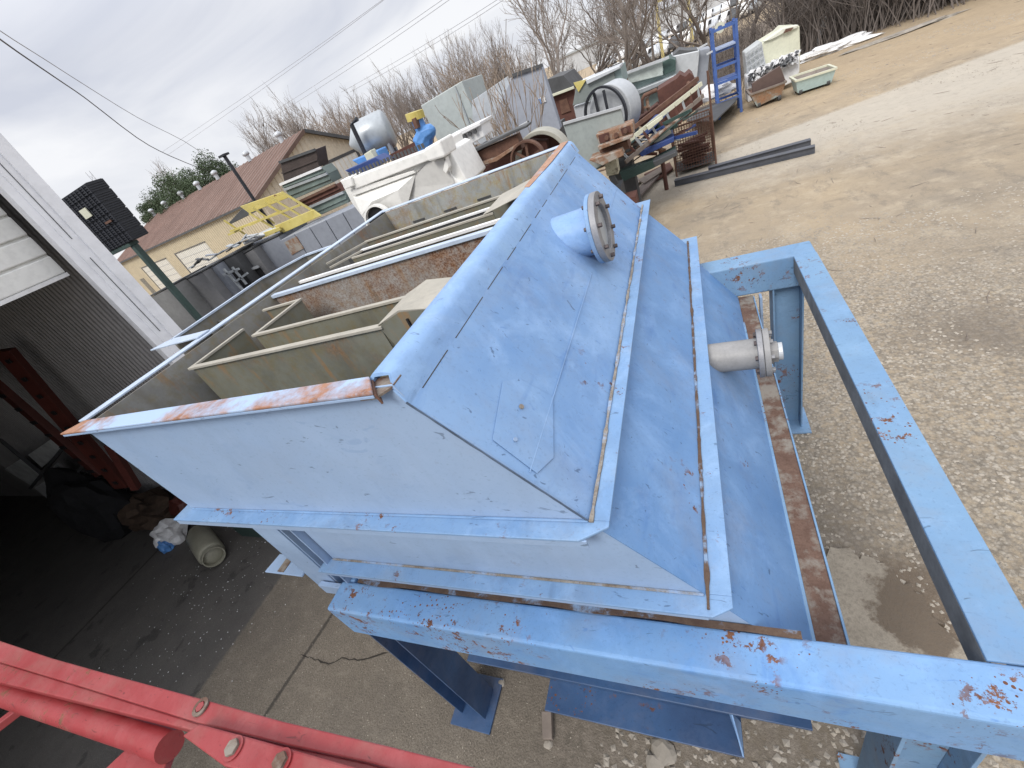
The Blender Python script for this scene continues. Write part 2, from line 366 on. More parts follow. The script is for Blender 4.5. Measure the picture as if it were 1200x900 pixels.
    col = s.mix(im, col, fl)
    # joints
    for x0, w in ((-4.38, .012), (-8.97, .014)):
        t = s.n('ShaderNodeMath', operation='MULTIPLY_ADD'); s.l(Y, t.inputs[0]); t.inputs[1].default_value = -.13 if x0 > -5 else -.02; t.inputs[2].default_value = -x0+.12 if x0 > -5 else -x0
        u = s.mul(X, t.outputs[0], 'ADD'); u.node.use_clamp = False
        wv = s.n('ShaderNodeMath', operation='MULTIPLY_ADD'); s.l(nf, wv.inputs[0]); wv.inputs[1].default_value = .05; s.l(u, wv.inputs[2])
        q = s.n('ShaderNodeMath', operation='ABSOLUTE'); s.l(s.mul(wv.outputs[0], -.025, 'ADD'), q.inputs[0]); q.inputs[0].links[0].from_node.use_clamp = False
        jm = s.mul(s.ramp(q.outputs[0], w, w*2.6, 1, 0), s.mul(lf(0, -1, 3.2, .1), .8))
        col = s.mix(jm, col, (.03, .026, .022))
    # damp patches
    for (p, r, w, c, na, k) in (((1075, 712), .42, .12, (.135, .10, .07), .5, .85), ((1150, 388), .55, .4, (.14, .115, .09), 1.5, .6), ((255, 705), .05, .05, (.03, .028, .026), .5, .85), ((1030, 655), .34, .02, (.33, .29, .235), .25, .0)):
        q = onz(p); col = s.mix(s.mul(blob(q.x, q.y, r, w, na), k), col, c)
    # leaf litter in the wood
    lit = s.mul(lf(.06, 1, -28.5, .8, na=3.5), lf(0, -1, 58, 2)); col = s.mix(s.mul(lit, .9), col, s.mix(s.ramp(nm, .35, .65), (.12, .095, .075), (.19, .15, .115)))
    col = s.mix(s.mul(s.ramp(nff, .52, .75), .35), col, s.mix(.5, col, (.09, .08, .065)))
    mot = s.noise(5.5, 9, .8, vec=P, off=(3, 3, 0)); col = s.mix(s.mul(s.ramp(mot, .50, .62), .30), col, s.mix(.55, col, (.07, .06, .045)))
    lsp = s.noise(110, 2, .5, vec=P, off=(5, 0, 0)); col = s.mix(s.mul(s.ramp(lsp, .64, .72), .45), col, (.45, .41, .35))
    h = s.mul(nf, s.mul(nff, .5), 'ADD'); s.bump(h, .55, .035)
    return s.done(col, .9)
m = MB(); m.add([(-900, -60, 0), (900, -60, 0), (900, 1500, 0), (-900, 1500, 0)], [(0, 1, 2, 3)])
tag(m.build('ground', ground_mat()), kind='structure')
# low swells in the dirt yard so the surface is not dead flat
def relief(x0, x1, y0, y1, st, amp, name):
    pass
# cracks: thin dark irregular ribbons lying on the slab
def crack(pix, w, name='crack', seed=1):
    rnd = random.Random(seed); pts = [onz(p) for p in pix]; out = []
    for a, b in zip(pts, pts[1:]):
        n = max(2, int((b-a).length/.05))
        for i in range(n): out.append(a.lerp(b, i/n)+Vector((rnd.uniform(-1, 1), rnd.uniform(-1, 1), 0))*.012)
    out.append(pts[-1]); mb = MB(); vs = []
    for i, p in enumerate(out):
        d = (out[min(i+1, len(out)-1)]-out[max(i-1, 0)]).normalized(); s_ = Vector((-d.y, d.x, 0)); ww = w*rnd.uniform(.4, 1.3)*(1 if 0 < i < len(out)-1 else .2)
        vs += [p+s_*ww/2+Vector((0, 0, .004)), p-s_*ww/2+Vector((0, 0, .004))]
    mb.add(vs, [(2*i, 2*i+1, 2*i+3, 2*i+2) for i in range(len(out)-1)])
    return mb
m_crack = plain('crack_shadow_dirt', (.03, .025, .02), .2, 3, .95, bump=0)
cm = MB()
for pix, w, sd_ in (([(362, 770), (385, 778), (400, 772), (430, 773), (455, 765)], .014, 3), ([(992, 704), (1010, 716), (1045, 734), (1085, 765), (1100, 778)], .016, 5), ([(352, 768), (362, 771)], .02, 8), ([(1105, 745), (1125, 752), (1140, 778)], .012, 9)):
    c_ = crack(pix, w, seed=sd_); cm.add(c_.v, c_.f)
tag(cm.build('pavement_crack', m_crack), kind='structure')
# broken slab of concrete by the right beam
rnd = random.Random(4); sl_pts = [(975, 640), (1010, 655), (1040, 668), (1075, 700), (1105, 735), (1150, 785), (1120, 830), (1000, 800), (960, 720)]
base_pts = [onz(p) for p in sl_pts]; ring_ = []
for a, b in zip(base_pts, base_pts[1:]+base_pts[:1]):
    for i in range(6): ring_.append(a.lerp(b, i/6)+Vector((rnd.uniform(-.035, .035), rnd.uniform(-.035, .035), 0)))
s_ = NT('broken_slab'); Pg = s_.n('ShaderNodeNewGeometry').outputs['Position']; n1_ = s_.noise(3, 8, .7, vec=Pg); n2_ = s_.noise(40, 5, .7, vec=Pg); n3_ = s_.noise(1.1, 5, .6, vec=Pg, off=(1.3, 0.2, 0))
q_ = onz((1078, 716)); dd_ = s_.n('ShaderNodeVectorMath', operation='DISTANCE'); s_.l(Pg, dd_.inputs[0]); dd_.inputs[1].default_value = (q_.x, q_.y, 0)
ma_ = s_.n('ShaderNodeMath', operation='MULTIPLY_ADD'); s_.l(n1_, ma_.inputs[0]); ma_.inputs[1].default_value = .9; s_.l(dd_.outputs[1], ma_.inputs[2]); stn_ = s_.ramp(ma_.outputs[0], .72, .80, 1, 0)
c_ = s_.mix(s_.ramp(n1_, .35, .65), (.37, .325, .26), (.27, .235, .185)); c_ = s_.mix(s_.mul(stn_, .85), c_, (.105, .075, .05)); c_ = s_.mix(s_.mul(s_.ramp(n2_, .45, .7), .5), c_, (.12, .10, .08)); s_.bump(n2_, .5, .02)
tag(MB().prism(ring_, (0, 0, .035)).build('slab_patch', s_.done(c_, .9), bevel=.006), kind='structure')

# ---- gravel (nobody could count it)
def pebbles(n, fn, smin, smax, seed):
    rnd = random.Random(seed); mb = MB()
    for _ in range(n):
        x, y = fn(rnd); s0 = rnd.uniform(smin, smax)*(1+y*.03); a = rnd.uniform(0, 6.28); k = [rnd.uniform(.6, 1.25) for _ in range(6)]
        ca, sa = math.cos(a)*s0, math.sin(a)*s0
        mb.add([(x+ca*k[0], y+sa*k[0], s0*.1), (x-sa*k[1], y+ca*k[1], s0*.1), (x-ca*k[2], y-sa*k[2], s0*.1), (x+sa*k[3], y-ca*k[3], s0*.1), (x+ca*.2, y+sa*.2, s0*.65*k[4])],
               [(0, 1, 4), (1, 2, 4), (2, 3, 4), (3, 0, 4)])
    return mb
def near_right(r):
    while True:
        x, y = r.uniform(.4, 7), r.uniform(.6, 9)**1.0
        if noise.noise(Vector((x*.9, y*.9, 0)))+r.uniform(-.4, .5) > -.05-(.35 if x < 2.6 else 0): return x, y
tag(pebbles(9000, near_right, .007, .022, 3).build('gravel', m_pebble), 'loose pale gravel strewn over the dirt yard right of the blue tank', 'gravel', kind='stuff')
def on_floor(r): return r.gauss(-6.6, .9), r.uniform(.2, 2.4)
tag(pebbles(260, on_floor, .003, .010, 8).build('white_grit', m_bag), 'tiny white specks of grit on the shed floor near the doorway', 'grit', kind='stuff')
def on_slab(r): return r.uniform(-5.5, -1.2), r.uniform(-.6, 2.2)
tag(pebbles(1500, on_slab, .002, .007, 9).build('slab_grit', m_pebble), 'fine loose grit on the concrete left of the tank leg', 'grit', kind='stuff')
def under(r): return r.uniform(-1.1, 1.1), r.uniform(-.2, 1.6)
tag(pebbles(1100, under, .007, .03, 5).build('rubble_chips', m_stone), 'small stone chips on the earth beneath the front of the blue tank', 'rubble', kind='stuff')
def far_yard(r):
    while True:
        x, y = r.uniform(-3, 10), r.uniform(8, 24)
        if noise.noise(Vector((x*.5, y*.5, 3))) > .12: return x, y
tag(pebbles(4200, far_yard, .006, .017, 6).build('scattered_debris', m_pebble), 'stones and dry clods scattered across the far dirt yard', 'rubble', kind='stuff')
def sticks(n, fn, seed, l0, l1):
    rnd = random.Random(seed); mb = MB()
    for _ in range(n):
        x, y = fn(rnd); a = rnd.uniform(0, 3.14); l_ = rnd.uniform(l0, l1); d_ = Vector((math.cos(a), math.sin(a), 0)); k_ = Vector((-d_.y, d_.x, 0))*rnd.uniform(-.08, .08)
        p = Vector((x, y, .008)); mb.tube([p-d_*l_/2, p+k_*l_, p+d_*l_/2+Vector((0, 0, .01))], [.003, .0045, .002], 4, cap=False)
    return mb
tag(sticks(240, lambda q: (q.uniform(-2, 11), q.uniform(5, 24)), 31, .05, .30).build('dry_twigs', m_wood), 'dry twigs and straw scattered over the dirt yard', 'twigs', kind='stuff')
def rock(name, p, s0, label, seed, mat=None, el=1.):
    c = onz(p); bm = bmesh.new(); bmesh.ops.create_icosphere(bm, subdivisions=2, radius=1)
    rnd = random.Random(seed)
    for v in bm.verts:
        v.co *= 1+.35*noise.noise(v.co*1.3+Vector((seed, 0, 0))); v.co = Vector((v.co.x*s0*el, v.co.y*s0, max(-.3, v.co.z)*s0*.55))
    me = bpy.data.meshes.new(name); bm.to_mesh(me); bm.free(); me.materials.append(mat or m_stone)
    o = bpy.data.objects.new(name, me); COL.objects.link(o); o.location = (c.x, c.y, .3*s0*.55); o.rotation_euler.z = rnd.uniform(0, 3)
    tag(o, label, 'stone', 'broken stones under the blue tank'); return o
rock('stone', (778, 882), .085, 'flat pale broken stone below the lower tank flange', 2)
rock('stone', (768, 897), .07, 'pale stone at the bottom edge of the photo, under the flat one', 5)
rock('stone', (643, 872), .035, 'small stone touching the end of the wooden block', 7)
rock('stone', (588, 800), .035, 'single small stone beside the base plate of the left leg', 9)
bp = [onz(p) for p in ((637, 836), (648, 836), (649, 868), (638, 868))]
tag(MB().prism(bp, (0, 0, .05)).build('wood_block', m_wood, bevel=.004), 'short weathered wooden block on the dirt under the tank', 'block')

# ================================================================== INCLINED PLATE TANK
tank = thing('settling_tank', (-1.0, 2.4, 0), 'large pale blue steel settling tank with rusty open top on a blue frame', 'tank')
YN, YF = .87, 4.15                                   # near and far end walls
T = .006
def slabp(pts, nrm): return [Vector(p) for p in pts], Vector(nrm).normalized()*T
def panel(name, pts, nrm, mat, label=None, bevel=.002, thick=.006):
    return MB().prism(pts, Vector(nrm).normalized()*thick).build(name, mat, tank, bevel=bevel, label=label)
prof = [(-.925, 3.405), (-.90, 3.33), (-.463, 2.70)]
# upper body ------------------------------------------------------
lk = ony((175, 559), YN)
frontU = [(-3.03, 3.405), (-.925, 3.405), (-.90, 3.33), (-.463, 2.70), (-2.93, 2.70), (lk.x, lk.z)]
panel('front_panel', [(x, YN, z) for x, z in frontU], (0, 1, 0), m_front)
panel('end_panel', [(x, YF, z) for x, z in frontU], (0, -1, 0), m_part)
def grid_slope(name, p0, p1, y0, y1, mat, amp=.004, nx=10, ny=36, th=.006, seed=0):
    """steel sheet with slight oil-can waviness"""
    p0, p1 = Vector((p0[0], 0, p0[1])), Vector((p1[0], 0, p1[1])); n_ = Vector((-(p1.z-p0.z), 0, p1.x-p0.x)).normalized()
    mb = MB(); vs = []
    for i in range(nx+1):
        for j in range(ny+1):
            u, v_ = i/nx, j/ny; e = math.sin(math.pi*u)*min(1, 6*v_, 6*(1-v_))
            q = p0.lerp(p1, u)+Vector((0, y0+(y1-y0)*v_, 0)); q += n_*amp*e*noise.noise(Vector((q.x*2.2+seed, q.y*1.7, q.z*2)))*2
            vs.append(q)
    k = len(vs); vs += [q-n_*th for q in vs]; fs = []
    for i in range(nx):
        for j in range(ny):
            a = i*(ny+1)+j; b = a+ny+1; fs += [(a, a+1, b+1, b), (k+a, k+b, k+b+1, k+a+1)]
    for i in range(nx):
        for j in (0, ny): a = i*(ny+1)+j; b = a+ny+1; fs.append((a, b, k+b, k+a))
    for j in range(ny):
        for i in (0, nx): a = i*(ny+1)+j; fs.append((a, a+1, k+a+1, k+a))
    return mb.add(vs, fs).build(name, mat, tank, smooth=True)
grid_slope('sloping_panel', prof[1], prof[2], YN-.004, YF+.006, m_slope, .006)
panel('left_panel', [(-3.03, YN+.006, 3.405), (-3.03, YF-.006, 3.405), (lk.x, YF-.006, lk.z), (lk.x, YN+.006, lk.z)], (1, 0, 0), m_wall_in)
panel('left_panel', [(lk.x, YN+.006, lk.z), (lk.x, YF-.006, lk.z), (-2.93, YF-.006, 2.70), (-2.93, YN+.006, 2.70)], (1, 0, 0), m_wall_in)
MB().box(-2.92, -.47, YN+.006, YF-.006, 2.700, 2.706).build('inner_floor', m_wall_in, tank)
# rim --------------------------------------------------------------
MB().prism([(-3.14, .815, 3.412), (-1.02, .815+.0, 3.412), (-.955, .815, 3.412), (-1.035, .912, 3.412), (-3.06, .912, 3.412)], (0, 0, .012)).build('front_rim', m_rim, tank, bevel=.004, label='front rim strip streaked with orange rust')
MB().box(-3.13, -.96, .815, .821, 3.400, 3.411).build('front_rim_lip', m_front, tank, bevel=.002)
# right rim: rolled profile
rp = [(-1.035, 3.395), (-1.035, 3.418), (-1.02, 3.428), (-.975, 3.428), (-.945, 3.418), (-.925, 3.395), (-.905, 3.345), (-.895, 3.322), (-.905, 3.318), (-.93, 3.385), (-.96, 3.414), (-1.02, 3.414), (-1.024, 3.395)]
rnd = random.Random(11); NS = 40; vs = []
for j in range(NS+1):
    y = .866+(4.24-.866)*j/NS; w = .003*noise.noise(Vector((y*2.5, 0, 0)))
    x_in = 0.0
    vs += [Vector((x+w, y+(.05 if (j == 0 and z > 3.41) else 0), z+w*.5)) for x, z in rp]
k = len(rp); fs = [(j*k+i, j*k+(i+1) % k, (j+1)*k+(i+1) % k, (j+1)*k+i) for j in range(NS) for i in range(k)]+[tuple(range(k)), tuple(reversed(range(NS*k, NS*k+k)))]
MB().add(vs, fs).build('right_rim', m_rimR, tank, smooth=True)
m_rim2 = rusty('rust_on_rim', a=(.36, .19, .12), b=(.44, .28, .20), c=(.30, .40, .55), amt=.40, scale=1.6)
MB().prism([(-1.034, 2.95, 3.429), (-.985, 2.90, 3.429), (-.962, 3.5, 3.429), (-.962, 4.22, 3.429), (-1.034, 4.23, 3.429)], (0, 0, .003)).build('rust_patch', m_rim2, tank, label='orange rust along the far end of the right rim')
MB().box(-3.14, -3.06, .912, 4.24, 3.412, 3.424).build('left_rim', m_edge_b, tank, bevel=.003)
MB().box(-3.06, -.96, 4.15, 4.24, 3.410, 3.421).build('far_rim', m_edge_b, tank, bevel=.003)
# corner gap of the rim: rusty open mitre
MB().prism([(-.957, .816, 3.412), (-.950, .816, 3.375), (-1.028, .905, 3.395), (-1.03, .905, 3.411)], (.006, .003, 0)).build('torn_corner', m_ryb, tank, label='torn rusty corner of the rim')
MB().prism([(-1.03, .822, 3.392), (-.962, .822, 3.392), (-.925, .868, 3.392), (-.925, .93, 3.392), (-1.03, .93, 3.392)], (0, 0, .008)).build('corner_plate', m_gutter, tank)
# seam under the rim, intermittent caulk line
mb = MB(); y = .95
while y < 4.1:
    l_ = rnd.uniform(.12, .34); mb.box(-.8985, -.8925, y, min(y+l_, 4.12), 3.316, 3.323); y += l_+rnd.uniform(.03, .12)
mb.build('rim_seam', m_dgrey, tank)
# weld lines and doubler on the slope
def on_slope(u, y, off=.003):
    a, b = prof[1], prof[2]; n_ = Vector((.63, 0, .437)).normalized()
    return Vector((a[0]+(b[0]-a[0])*u, y, a[1]+(b[1]-a[1])*u))+n_*off
SN = Vector((.822, 0, .57))
def strip_on(us, ys, w, h, name, mat, amp=.0):
    mb = MB(); mb.prism([on_slope(us[0], ys[0]), on_slope(us[0]+w, ys[0]), on_slope(us[1]+w, ys[1]), on_slope(us[1], ys[1])], SN*h); return mb.build(name, mat, tank, bevel=.001)
m_slope_lt = paint('thin_weld_line', (.24, .375, .58), (.17, .30, .53), rust=0, dirt=.1)
strip_on((.62, .62), (.90, 2.45), .006, .002, 'weld_line', m_slope_lt)
strip_on((.60, .60), (2.95, 4.1), .006, .002, 'weld_line', m_slope_lt)
dd = [(585, 535), (602, 457), (618, 463), (650, 470)]
P_ = [on_slope(.40, .93), on_slope(.33, 1.20), on_slope(.40, 1.27), on_slope(.62, 1.30), on_slope(.72, 1.02), on_slope(.66, .915)]
MB().prism(P_, SN*.0015).build('doubler_plate', m_slope, tank, bevel=.0015)
P_ = on_slope(.47, 1.14, .006); MB().cyl(P_, P_+SN*.006, .010, n=12).build('plug', m_seam2, tank)
P_ = on_slope(.5, 0.985, .006); MB().cyl(P_, P_+SN*.006, .008, n=12).build('plug', m_seam2, tank)
# flange 1 (ring with a clipped corner), seam strips on top
def ringflange(name, x0, x1, y0, y1, xi0, xi1, yi0, yi1, z, th, clip, mat):
    o = [(x0, y0), (x1-clip*.8, y0), (x1, y0+clip*.5), (x1, y1), (x0, y1)]
    mb = MB()
    mb.prism([(x0, y0, z), (x1-clip, y0, z), (x1, y0+clip*.6, z), (x1, yi0, z), (x0, yi0, z)], (0, 0, th))
    mb.box(xi1, x1, yi0, yi1, z, z+th); mb.box(x0, x1, yi1, y1, z, z+th); mb.box(x0, xi0, yi0, yi1, z, z+th)
    return mb.build(name, mat, tank, bevel=.003)
ringflange('flange', -3.02, -.395, .787, 4.33, -2.93, -.463, YN, YF+.01, 2.700, .012, .10, m_flange)
MB().box(-3.02, -.47, .792, .800, 2.660, 2.699).build('flange_lip', m_front, tank, bevel=.002)
def rag(x, w, y0, y1, z, h, seed):
    """hand-run weld or caulk bead with wandering edges"""
    n = 120; lo, hi = [], []
    for i in range(n+1):
        y = y0+(y1-y0)*i/n; a = w*(.5+.45*noise.noise(Vector((seed, y*9, 0)))+.25*noise.noise(Vector((seed, y*31, 4)))); c = x+.004*noise.noise(Vector((seed+9, y*3, 0)))
        lo.append((c-a, y, z)); hi.append((c+a, y, z))
    return MB().prism(lo+hi[::-1], (0, 0, h))
rag(-.458, .013, YN-.01, YF+.06, 2.7125, .008, 1).build('seam', m_seam2, tank, label='pale dirty caulk seam on the upper ridge')
MB().box(-2.92, -.47, YN-.012, YN-.001, 2.7125, 2.720).build('seam', m_flange, tank, bevel=.003)
# grimy weld along the mitred edges of the front
for q in (((-.905, 3.335), (-.463, 2.708)),):
    a_, b_ = q; n = 90; lo, hi = [], []
    for i in range(n+1):
        t = i/n; w_ = .001+.003*noise.noise(Vector((t*14, 3, 0))); P0 = Vector((a_[0]+(b_[0]-a_[0])*t, 0, a_[1]+(b_[1]-a_[1])*t)); e = Vector((.822, 0, .57))
        lo.append((P0+e*(-.004-w_))+Vector((0, YN-.005, 0))); hi.append(P0+e*(.003)+Vector((0, YN-.005, 0)))
    MB().prism(lo+hi[::-1], (0, -.003, 0)).build('edge_weld', m_groove, tank)
# section 2
S2 = [(-2.11, 2.699), (-.475, 2.699), (-.13, 2.262), (-2.11, 2.262)]
panel('middle_front_panel', [(x, YN, z) for x, z in S2], (0, 1, 0), m_front)
panel('middle_end_panel', [(x, YF, z) for x, z in S2], (0, -1, 0), m_front)
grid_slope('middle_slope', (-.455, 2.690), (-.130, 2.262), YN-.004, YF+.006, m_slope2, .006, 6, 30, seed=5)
panel('middle_left_panel', [(-2.11, YN+.006, 2.699), (-2.11, YF-.006, 2.699), (-2.11, YF-.006, 2.262), (-2.11, YN+.006, 2.262)], (1, 0, 0), m_front)
ringflange('flange', -2.16, -.045, .785, 4.32, -2.11, -.13, YN, YF+.01, 2.250, .012, .07, m_flange)
MB().box(-2.15, -.13, .790, .797, 2.222, 2.249).build('flange_lip', m_front, tank, bevel=.002)
rag(-.126, .014, YN-.06, YF+.08, 2.2625, .008, 7).build('seam', m_seam, tank, label='rusty seam on the lower ridge')
MB().box(-2.10, -.14, YN-.012, YN-.001, 2.2625, 2.269).build('seam', m_seam2, tank, bevel=.002)
# section 3
S3 = [(-2.08, 2.249), (-.14, 2.249), (.235, 1.745), (-2.08, 1.745)]
panel('lower_front_panel', [(x, YN, z) for x, z in S3], (0, 1, 0), m_front)
panel('lower_end_panel', [(x, YF-.22, z) for x, z in S3], (0, -1, 0), m_front)
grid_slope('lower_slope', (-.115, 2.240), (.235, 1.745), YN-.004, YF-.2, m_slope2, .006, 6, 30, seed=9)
panel('lower_left_panel', [(-2.08, YN+.006, 2.249), (-2.08, YF-.23, 2.249), (-2.08, YF-.23, 1.745), (-2.08, YN+.006, 1.745)], (1, 0, 0), m_front)
# rusty ledge (angle) at the foot of the slope with an upstanding thin edge
MB().box(.237, .352, .80, 3.94, 1.728, 1.742).build('rusty_ledge', m_gutter, tank, bevel=.002, label='brown rusted ledge at the foot of the slope')
MB().box(.205, .245, .90, 3.5, 1.7425, 1.750).build('ledge_edge', m_frame_r, tank, bevel=.003)
MB().box(.3525, .362, .80, 3.90, 1.66, 1.752).build('ledge_lip', m_frame_r, tank, bevel=.002)
# hopper below the frame
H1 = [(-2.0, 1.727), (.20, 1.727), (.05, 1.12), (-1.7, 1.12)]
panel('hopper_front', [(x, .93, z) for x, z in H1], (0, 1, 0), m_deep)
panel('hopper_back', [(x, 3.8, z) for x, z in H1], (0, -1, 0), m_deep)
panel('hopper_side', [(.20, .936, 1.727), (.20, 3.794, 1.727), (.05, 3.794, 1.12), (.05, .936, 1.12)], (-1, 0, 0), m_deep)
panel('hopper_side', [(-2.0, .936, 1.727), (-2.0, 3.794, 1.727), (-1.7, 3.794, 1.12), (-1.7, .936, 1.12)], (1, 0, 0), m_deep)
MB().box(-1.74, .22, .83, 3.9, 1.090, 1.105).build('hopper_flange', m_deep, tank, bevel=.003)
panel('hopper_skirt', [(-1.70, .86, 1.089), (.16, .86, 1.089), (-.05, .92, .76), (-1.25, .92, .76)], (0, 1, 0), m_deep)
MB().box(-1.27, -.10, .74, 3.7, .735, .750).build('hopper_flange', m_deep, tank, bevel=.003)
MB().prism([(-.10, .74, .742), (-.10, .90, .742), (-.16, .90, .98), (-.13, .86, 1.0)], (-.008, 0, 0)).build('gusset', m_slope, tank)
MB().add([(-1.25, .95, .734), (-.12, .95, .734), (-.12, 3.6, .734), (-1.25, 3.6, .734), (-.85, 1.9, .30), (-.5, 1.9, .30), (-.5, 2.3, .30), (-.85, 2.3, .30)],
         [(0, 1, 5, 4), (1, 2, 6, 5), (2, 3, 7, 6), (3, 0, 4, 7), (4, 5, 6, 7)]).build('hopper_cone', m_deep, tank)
# ---- interior: partitions, troughs
MB().box(-3.024, -1.0, 2.33, 2.338, 2.712, 3.37).build('partition', m_part, tank, label='rust-stained partition wall inside the tank')
MB().box(-3.055, -1.03, 2.310, 2.358, 3.370, 3.395).build('partition_cap', m_edge_b, tank, bevel=.003)
MB().box(-3.024, -1.0, 2.62, 2.628, 2.712, 3.34).build('partition', m_trough, tank)
MB().box(-3.024, -1.03, 2.608, 2.640, 3.341, 3.362).build('partition_cap', m_white2, tank, bevel=.002)
s_ = galv('far_inner_wall', (.42, .44, .43), .45, stain=(.36, .30, .15), off=(2, 7, 1), grain=.1)
MB().box(-3.02, -.93, YF-.016, YF-.008, 2.712, 3.40).build('far_inner_wall', s_, tank)
for i in range(5):
    MB().box(-2.75+i*.40, -2.60+i*.40, YF-.026, YF-.017, 3.22, 3.235).build('slot', m_dgrey, tank)
tz = 3.345
def wallb(x0, x1, y0, y1, z0=3.02, z1=tz, m_=None): return MB().box(x0, x1, y0, y1, z0, z1).build('trough_wall', m_ or m_trough, tank)
def cap(x0, x1, y0, y1, z=tz, m_=None): return MB().box(x0, x1, y0, y1, z+.001, z+.016).build('trough_edge', m_ or m_edge, tank, bevel=.002)
# near trough
wallb(-2.88, -1.37, 1.425, 1.431); cap(-2.90, -1.35, 1.410, 1.446)
wallb(-2.58, -1.37, 1.70, 1.706); cap(-2.60, -1.35, 1.690, 1.718)
MB().box(-2.88, -1.0, 1.432, 1.699, 3.02, 3.028).build('trough_floor', m_trough, tank)
wallb(-2.885, -2.880, 1.425, 1.86); cap(-2.897, -2.869, 1.447, 1.86)
wallb(-2.585, -2.580, 1.707, 2.16); cap(-2.597, -2.569, 1.719, 2.165)
wallb(-2.96, -2.585, 2.150, 2.156); cap(-2.98, -2.598, 2.138, 2.162)
MB().prism([(-1.37, 1.418, 3.362), (-1.37, 1.712, 3.362), (-1.22, 1.712, 3.43-.02), (-1.05, 1.712, 3.385), (-1.05, 1.418, 3.385), (-1.22, 1.418, 3.41)], (0, 0, .006)).build('trough_hood', m_edge, tank, bevel=.003, label='pale sloped hood over the end of the near trough')
MB().prism([(-1.37, 1.418, 3.361), (-1.22, 1.418, 3.405), (-1.05, 1.418, 3.384), (-1.05, 1.418, 3.1), (-1.30, 1.418, 3.1)], (0, .006, 0)).build('hood_side', m_trough, tank)
MB().box(-1.20, -1.19, 1.408, 1.416, 3.05, 3.37).build('hood_slot', m_dark, tank)
# far trough
wallb(-2.80, -1.35, 3.02, 3.026, m_=m_dgrey); cap(-2.62, -1.35, 3.01, 3.04, m_=m_white2)
wallb(-2.75, -1.25, 3.30, 3.306); cap(-2.77, -1.25, 3.29, 3.315)
cap(-2.60, -1.27, 2.845, 2.865); wallb(-2.60, -1.27, 2.85, 2.856)
MB().beam((-2.98, 2.95, 3.352), (-2.75, 3.30, 3.352), .02, .014).build('trough_edge', m_edge, tank)
MB().beam((-2.80, 2.78, 3.352), (-2.60, 3.02, 3.352), .02, .014).build('trough_edge', m_edge, tank)
MB().prism([(-1.35, 2.85, 3.36), (-1.35, 3.31, 3.36), (-1.06, 3.31, 3.40), (-1.06, 2.85, 3.40)], (0, 0, .006)).build('trough_hood', m_edge, tank, bevel=.003)
# outer launder box on the left
ol = [(-3.12, 1.80), (-3.66, 1.84), (-3.75, 2.9), (-3.50, 3.28), (-3.145, 3.28)]
for a, b in zip(ol, ol[1:]):
    MB().prism([(a[0], a[1], 3.02), (b[0], b[1], 3.02), (b[0], b[1], 3.41), (a[0], a[1], 3.41)], (.005, .004, 0)).build('launder_wall', m_wall_in, tank)
    MB().beam((a[0], a[1], 3.418), (b[0], b[1], 3.418), .035, .014).build('launder_edge', m_edge_b, tank)
MB().prism([(-3.10, 1.70, 3.426), (-3.70, 1.70, 3.426), (-3.62, 1.80, 3.426), (-3.10, 1.80, 3.426)], (0, 0, .01)).build('launder_edge', m_edge_b, tank, bevel=.002)
MB().prism([(x, y, 3.01) for x, y in ol], (0, 0, .008)).build('launder_floor', m_wall_in, tank)
MB().box(-3.70, -3.15, 2.24, 2.25, 3.02, 3.34).build('launder_baffle', m_wall_in, tank)
# ---- frame
MB().box(-2.18, .83, .672, .845, 1.752, 2.05).build('frame_beam', m_frame, tank, bevel=.016, seg=3)
MB().box(.668, .828, .8465, 3.93, 2.035, 2.05).build('frame_beam', m_frame_r, tank, bevel=.004, label='right frame beam spotted with rust')
MB().box(.668, .682, .8465, 3.93, 1.90, 2.034).build('beam_web', plain('grimy_web', (.15, .15, .145), .4, 5, .8), tank, bevel=.002)
MB().box(.815, .828, .8465, 3.93, 1.76, 2.034).build('beam_web', m_frame_r, tank, bevel=.002)
MB().box(-2.18, .828, 3.932, 4.165, 1.752, 2.052).build('frame_beam', m_frame_r, tank, bevel=.016, seg=3)
MB().box(-2.18, -2.085, .846, 3.93, 1.752, 2.048).build('frame_beam', m_frame, tank, bevel=.01)
rnd = random.Random(3); x0_ = -2.05; lo, hi = [], []
for i in range(61):
    x = x0_+i*(2.22/60); w_ = .004+.012*max(0, noise.noise(Vector((x*4, 0, 5)))+.25); lo.append((x, .8465-w_, 2.0525)); hi.append((x, .8655, 2.0525))
MB().prism(lo+hi[::-1], (0, 0, .004)).build('rust_gap', m_seam, tank, label='broken rusty gap between the tank and its front beam')
# legs: H sections on base plates
def leg(x, y, d, long_=.23, mat=m_deep):
    l_ = MB()
    l_.box(x-.12, x-.105, y-.11, y+.11, .02, 1.75); l_.box(x+.105, x+.12, y-.11, y+.11, .02, 1.75); l_.box(x-.104, x+.104, y-.007, y+.007, .02, 1.75)
    o = l_.build('leg', mat, tank, bevel=.002)
    MB().box(x-.19, x+.19, y-.2, y+.2, .001, .02).build('base_plate', mat, o, bevel=.003)
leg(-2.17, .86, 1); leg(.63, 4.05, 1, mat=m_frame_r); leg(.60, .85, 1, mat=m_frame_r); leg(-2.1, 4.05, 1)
MB().prism([(-2.05, .855, 1.745), (-1.72, .855, 1.745), (-2.05, .855, 1.40)], (0, .01, 0)).build('gusset', m_front, tank)
MB().prism([(.48, .86, 1.745), (.10, .86, 1.745), (.48, .86, 1.35)], (0, .01, 0)).build('gusset', m_frame_r, tank)
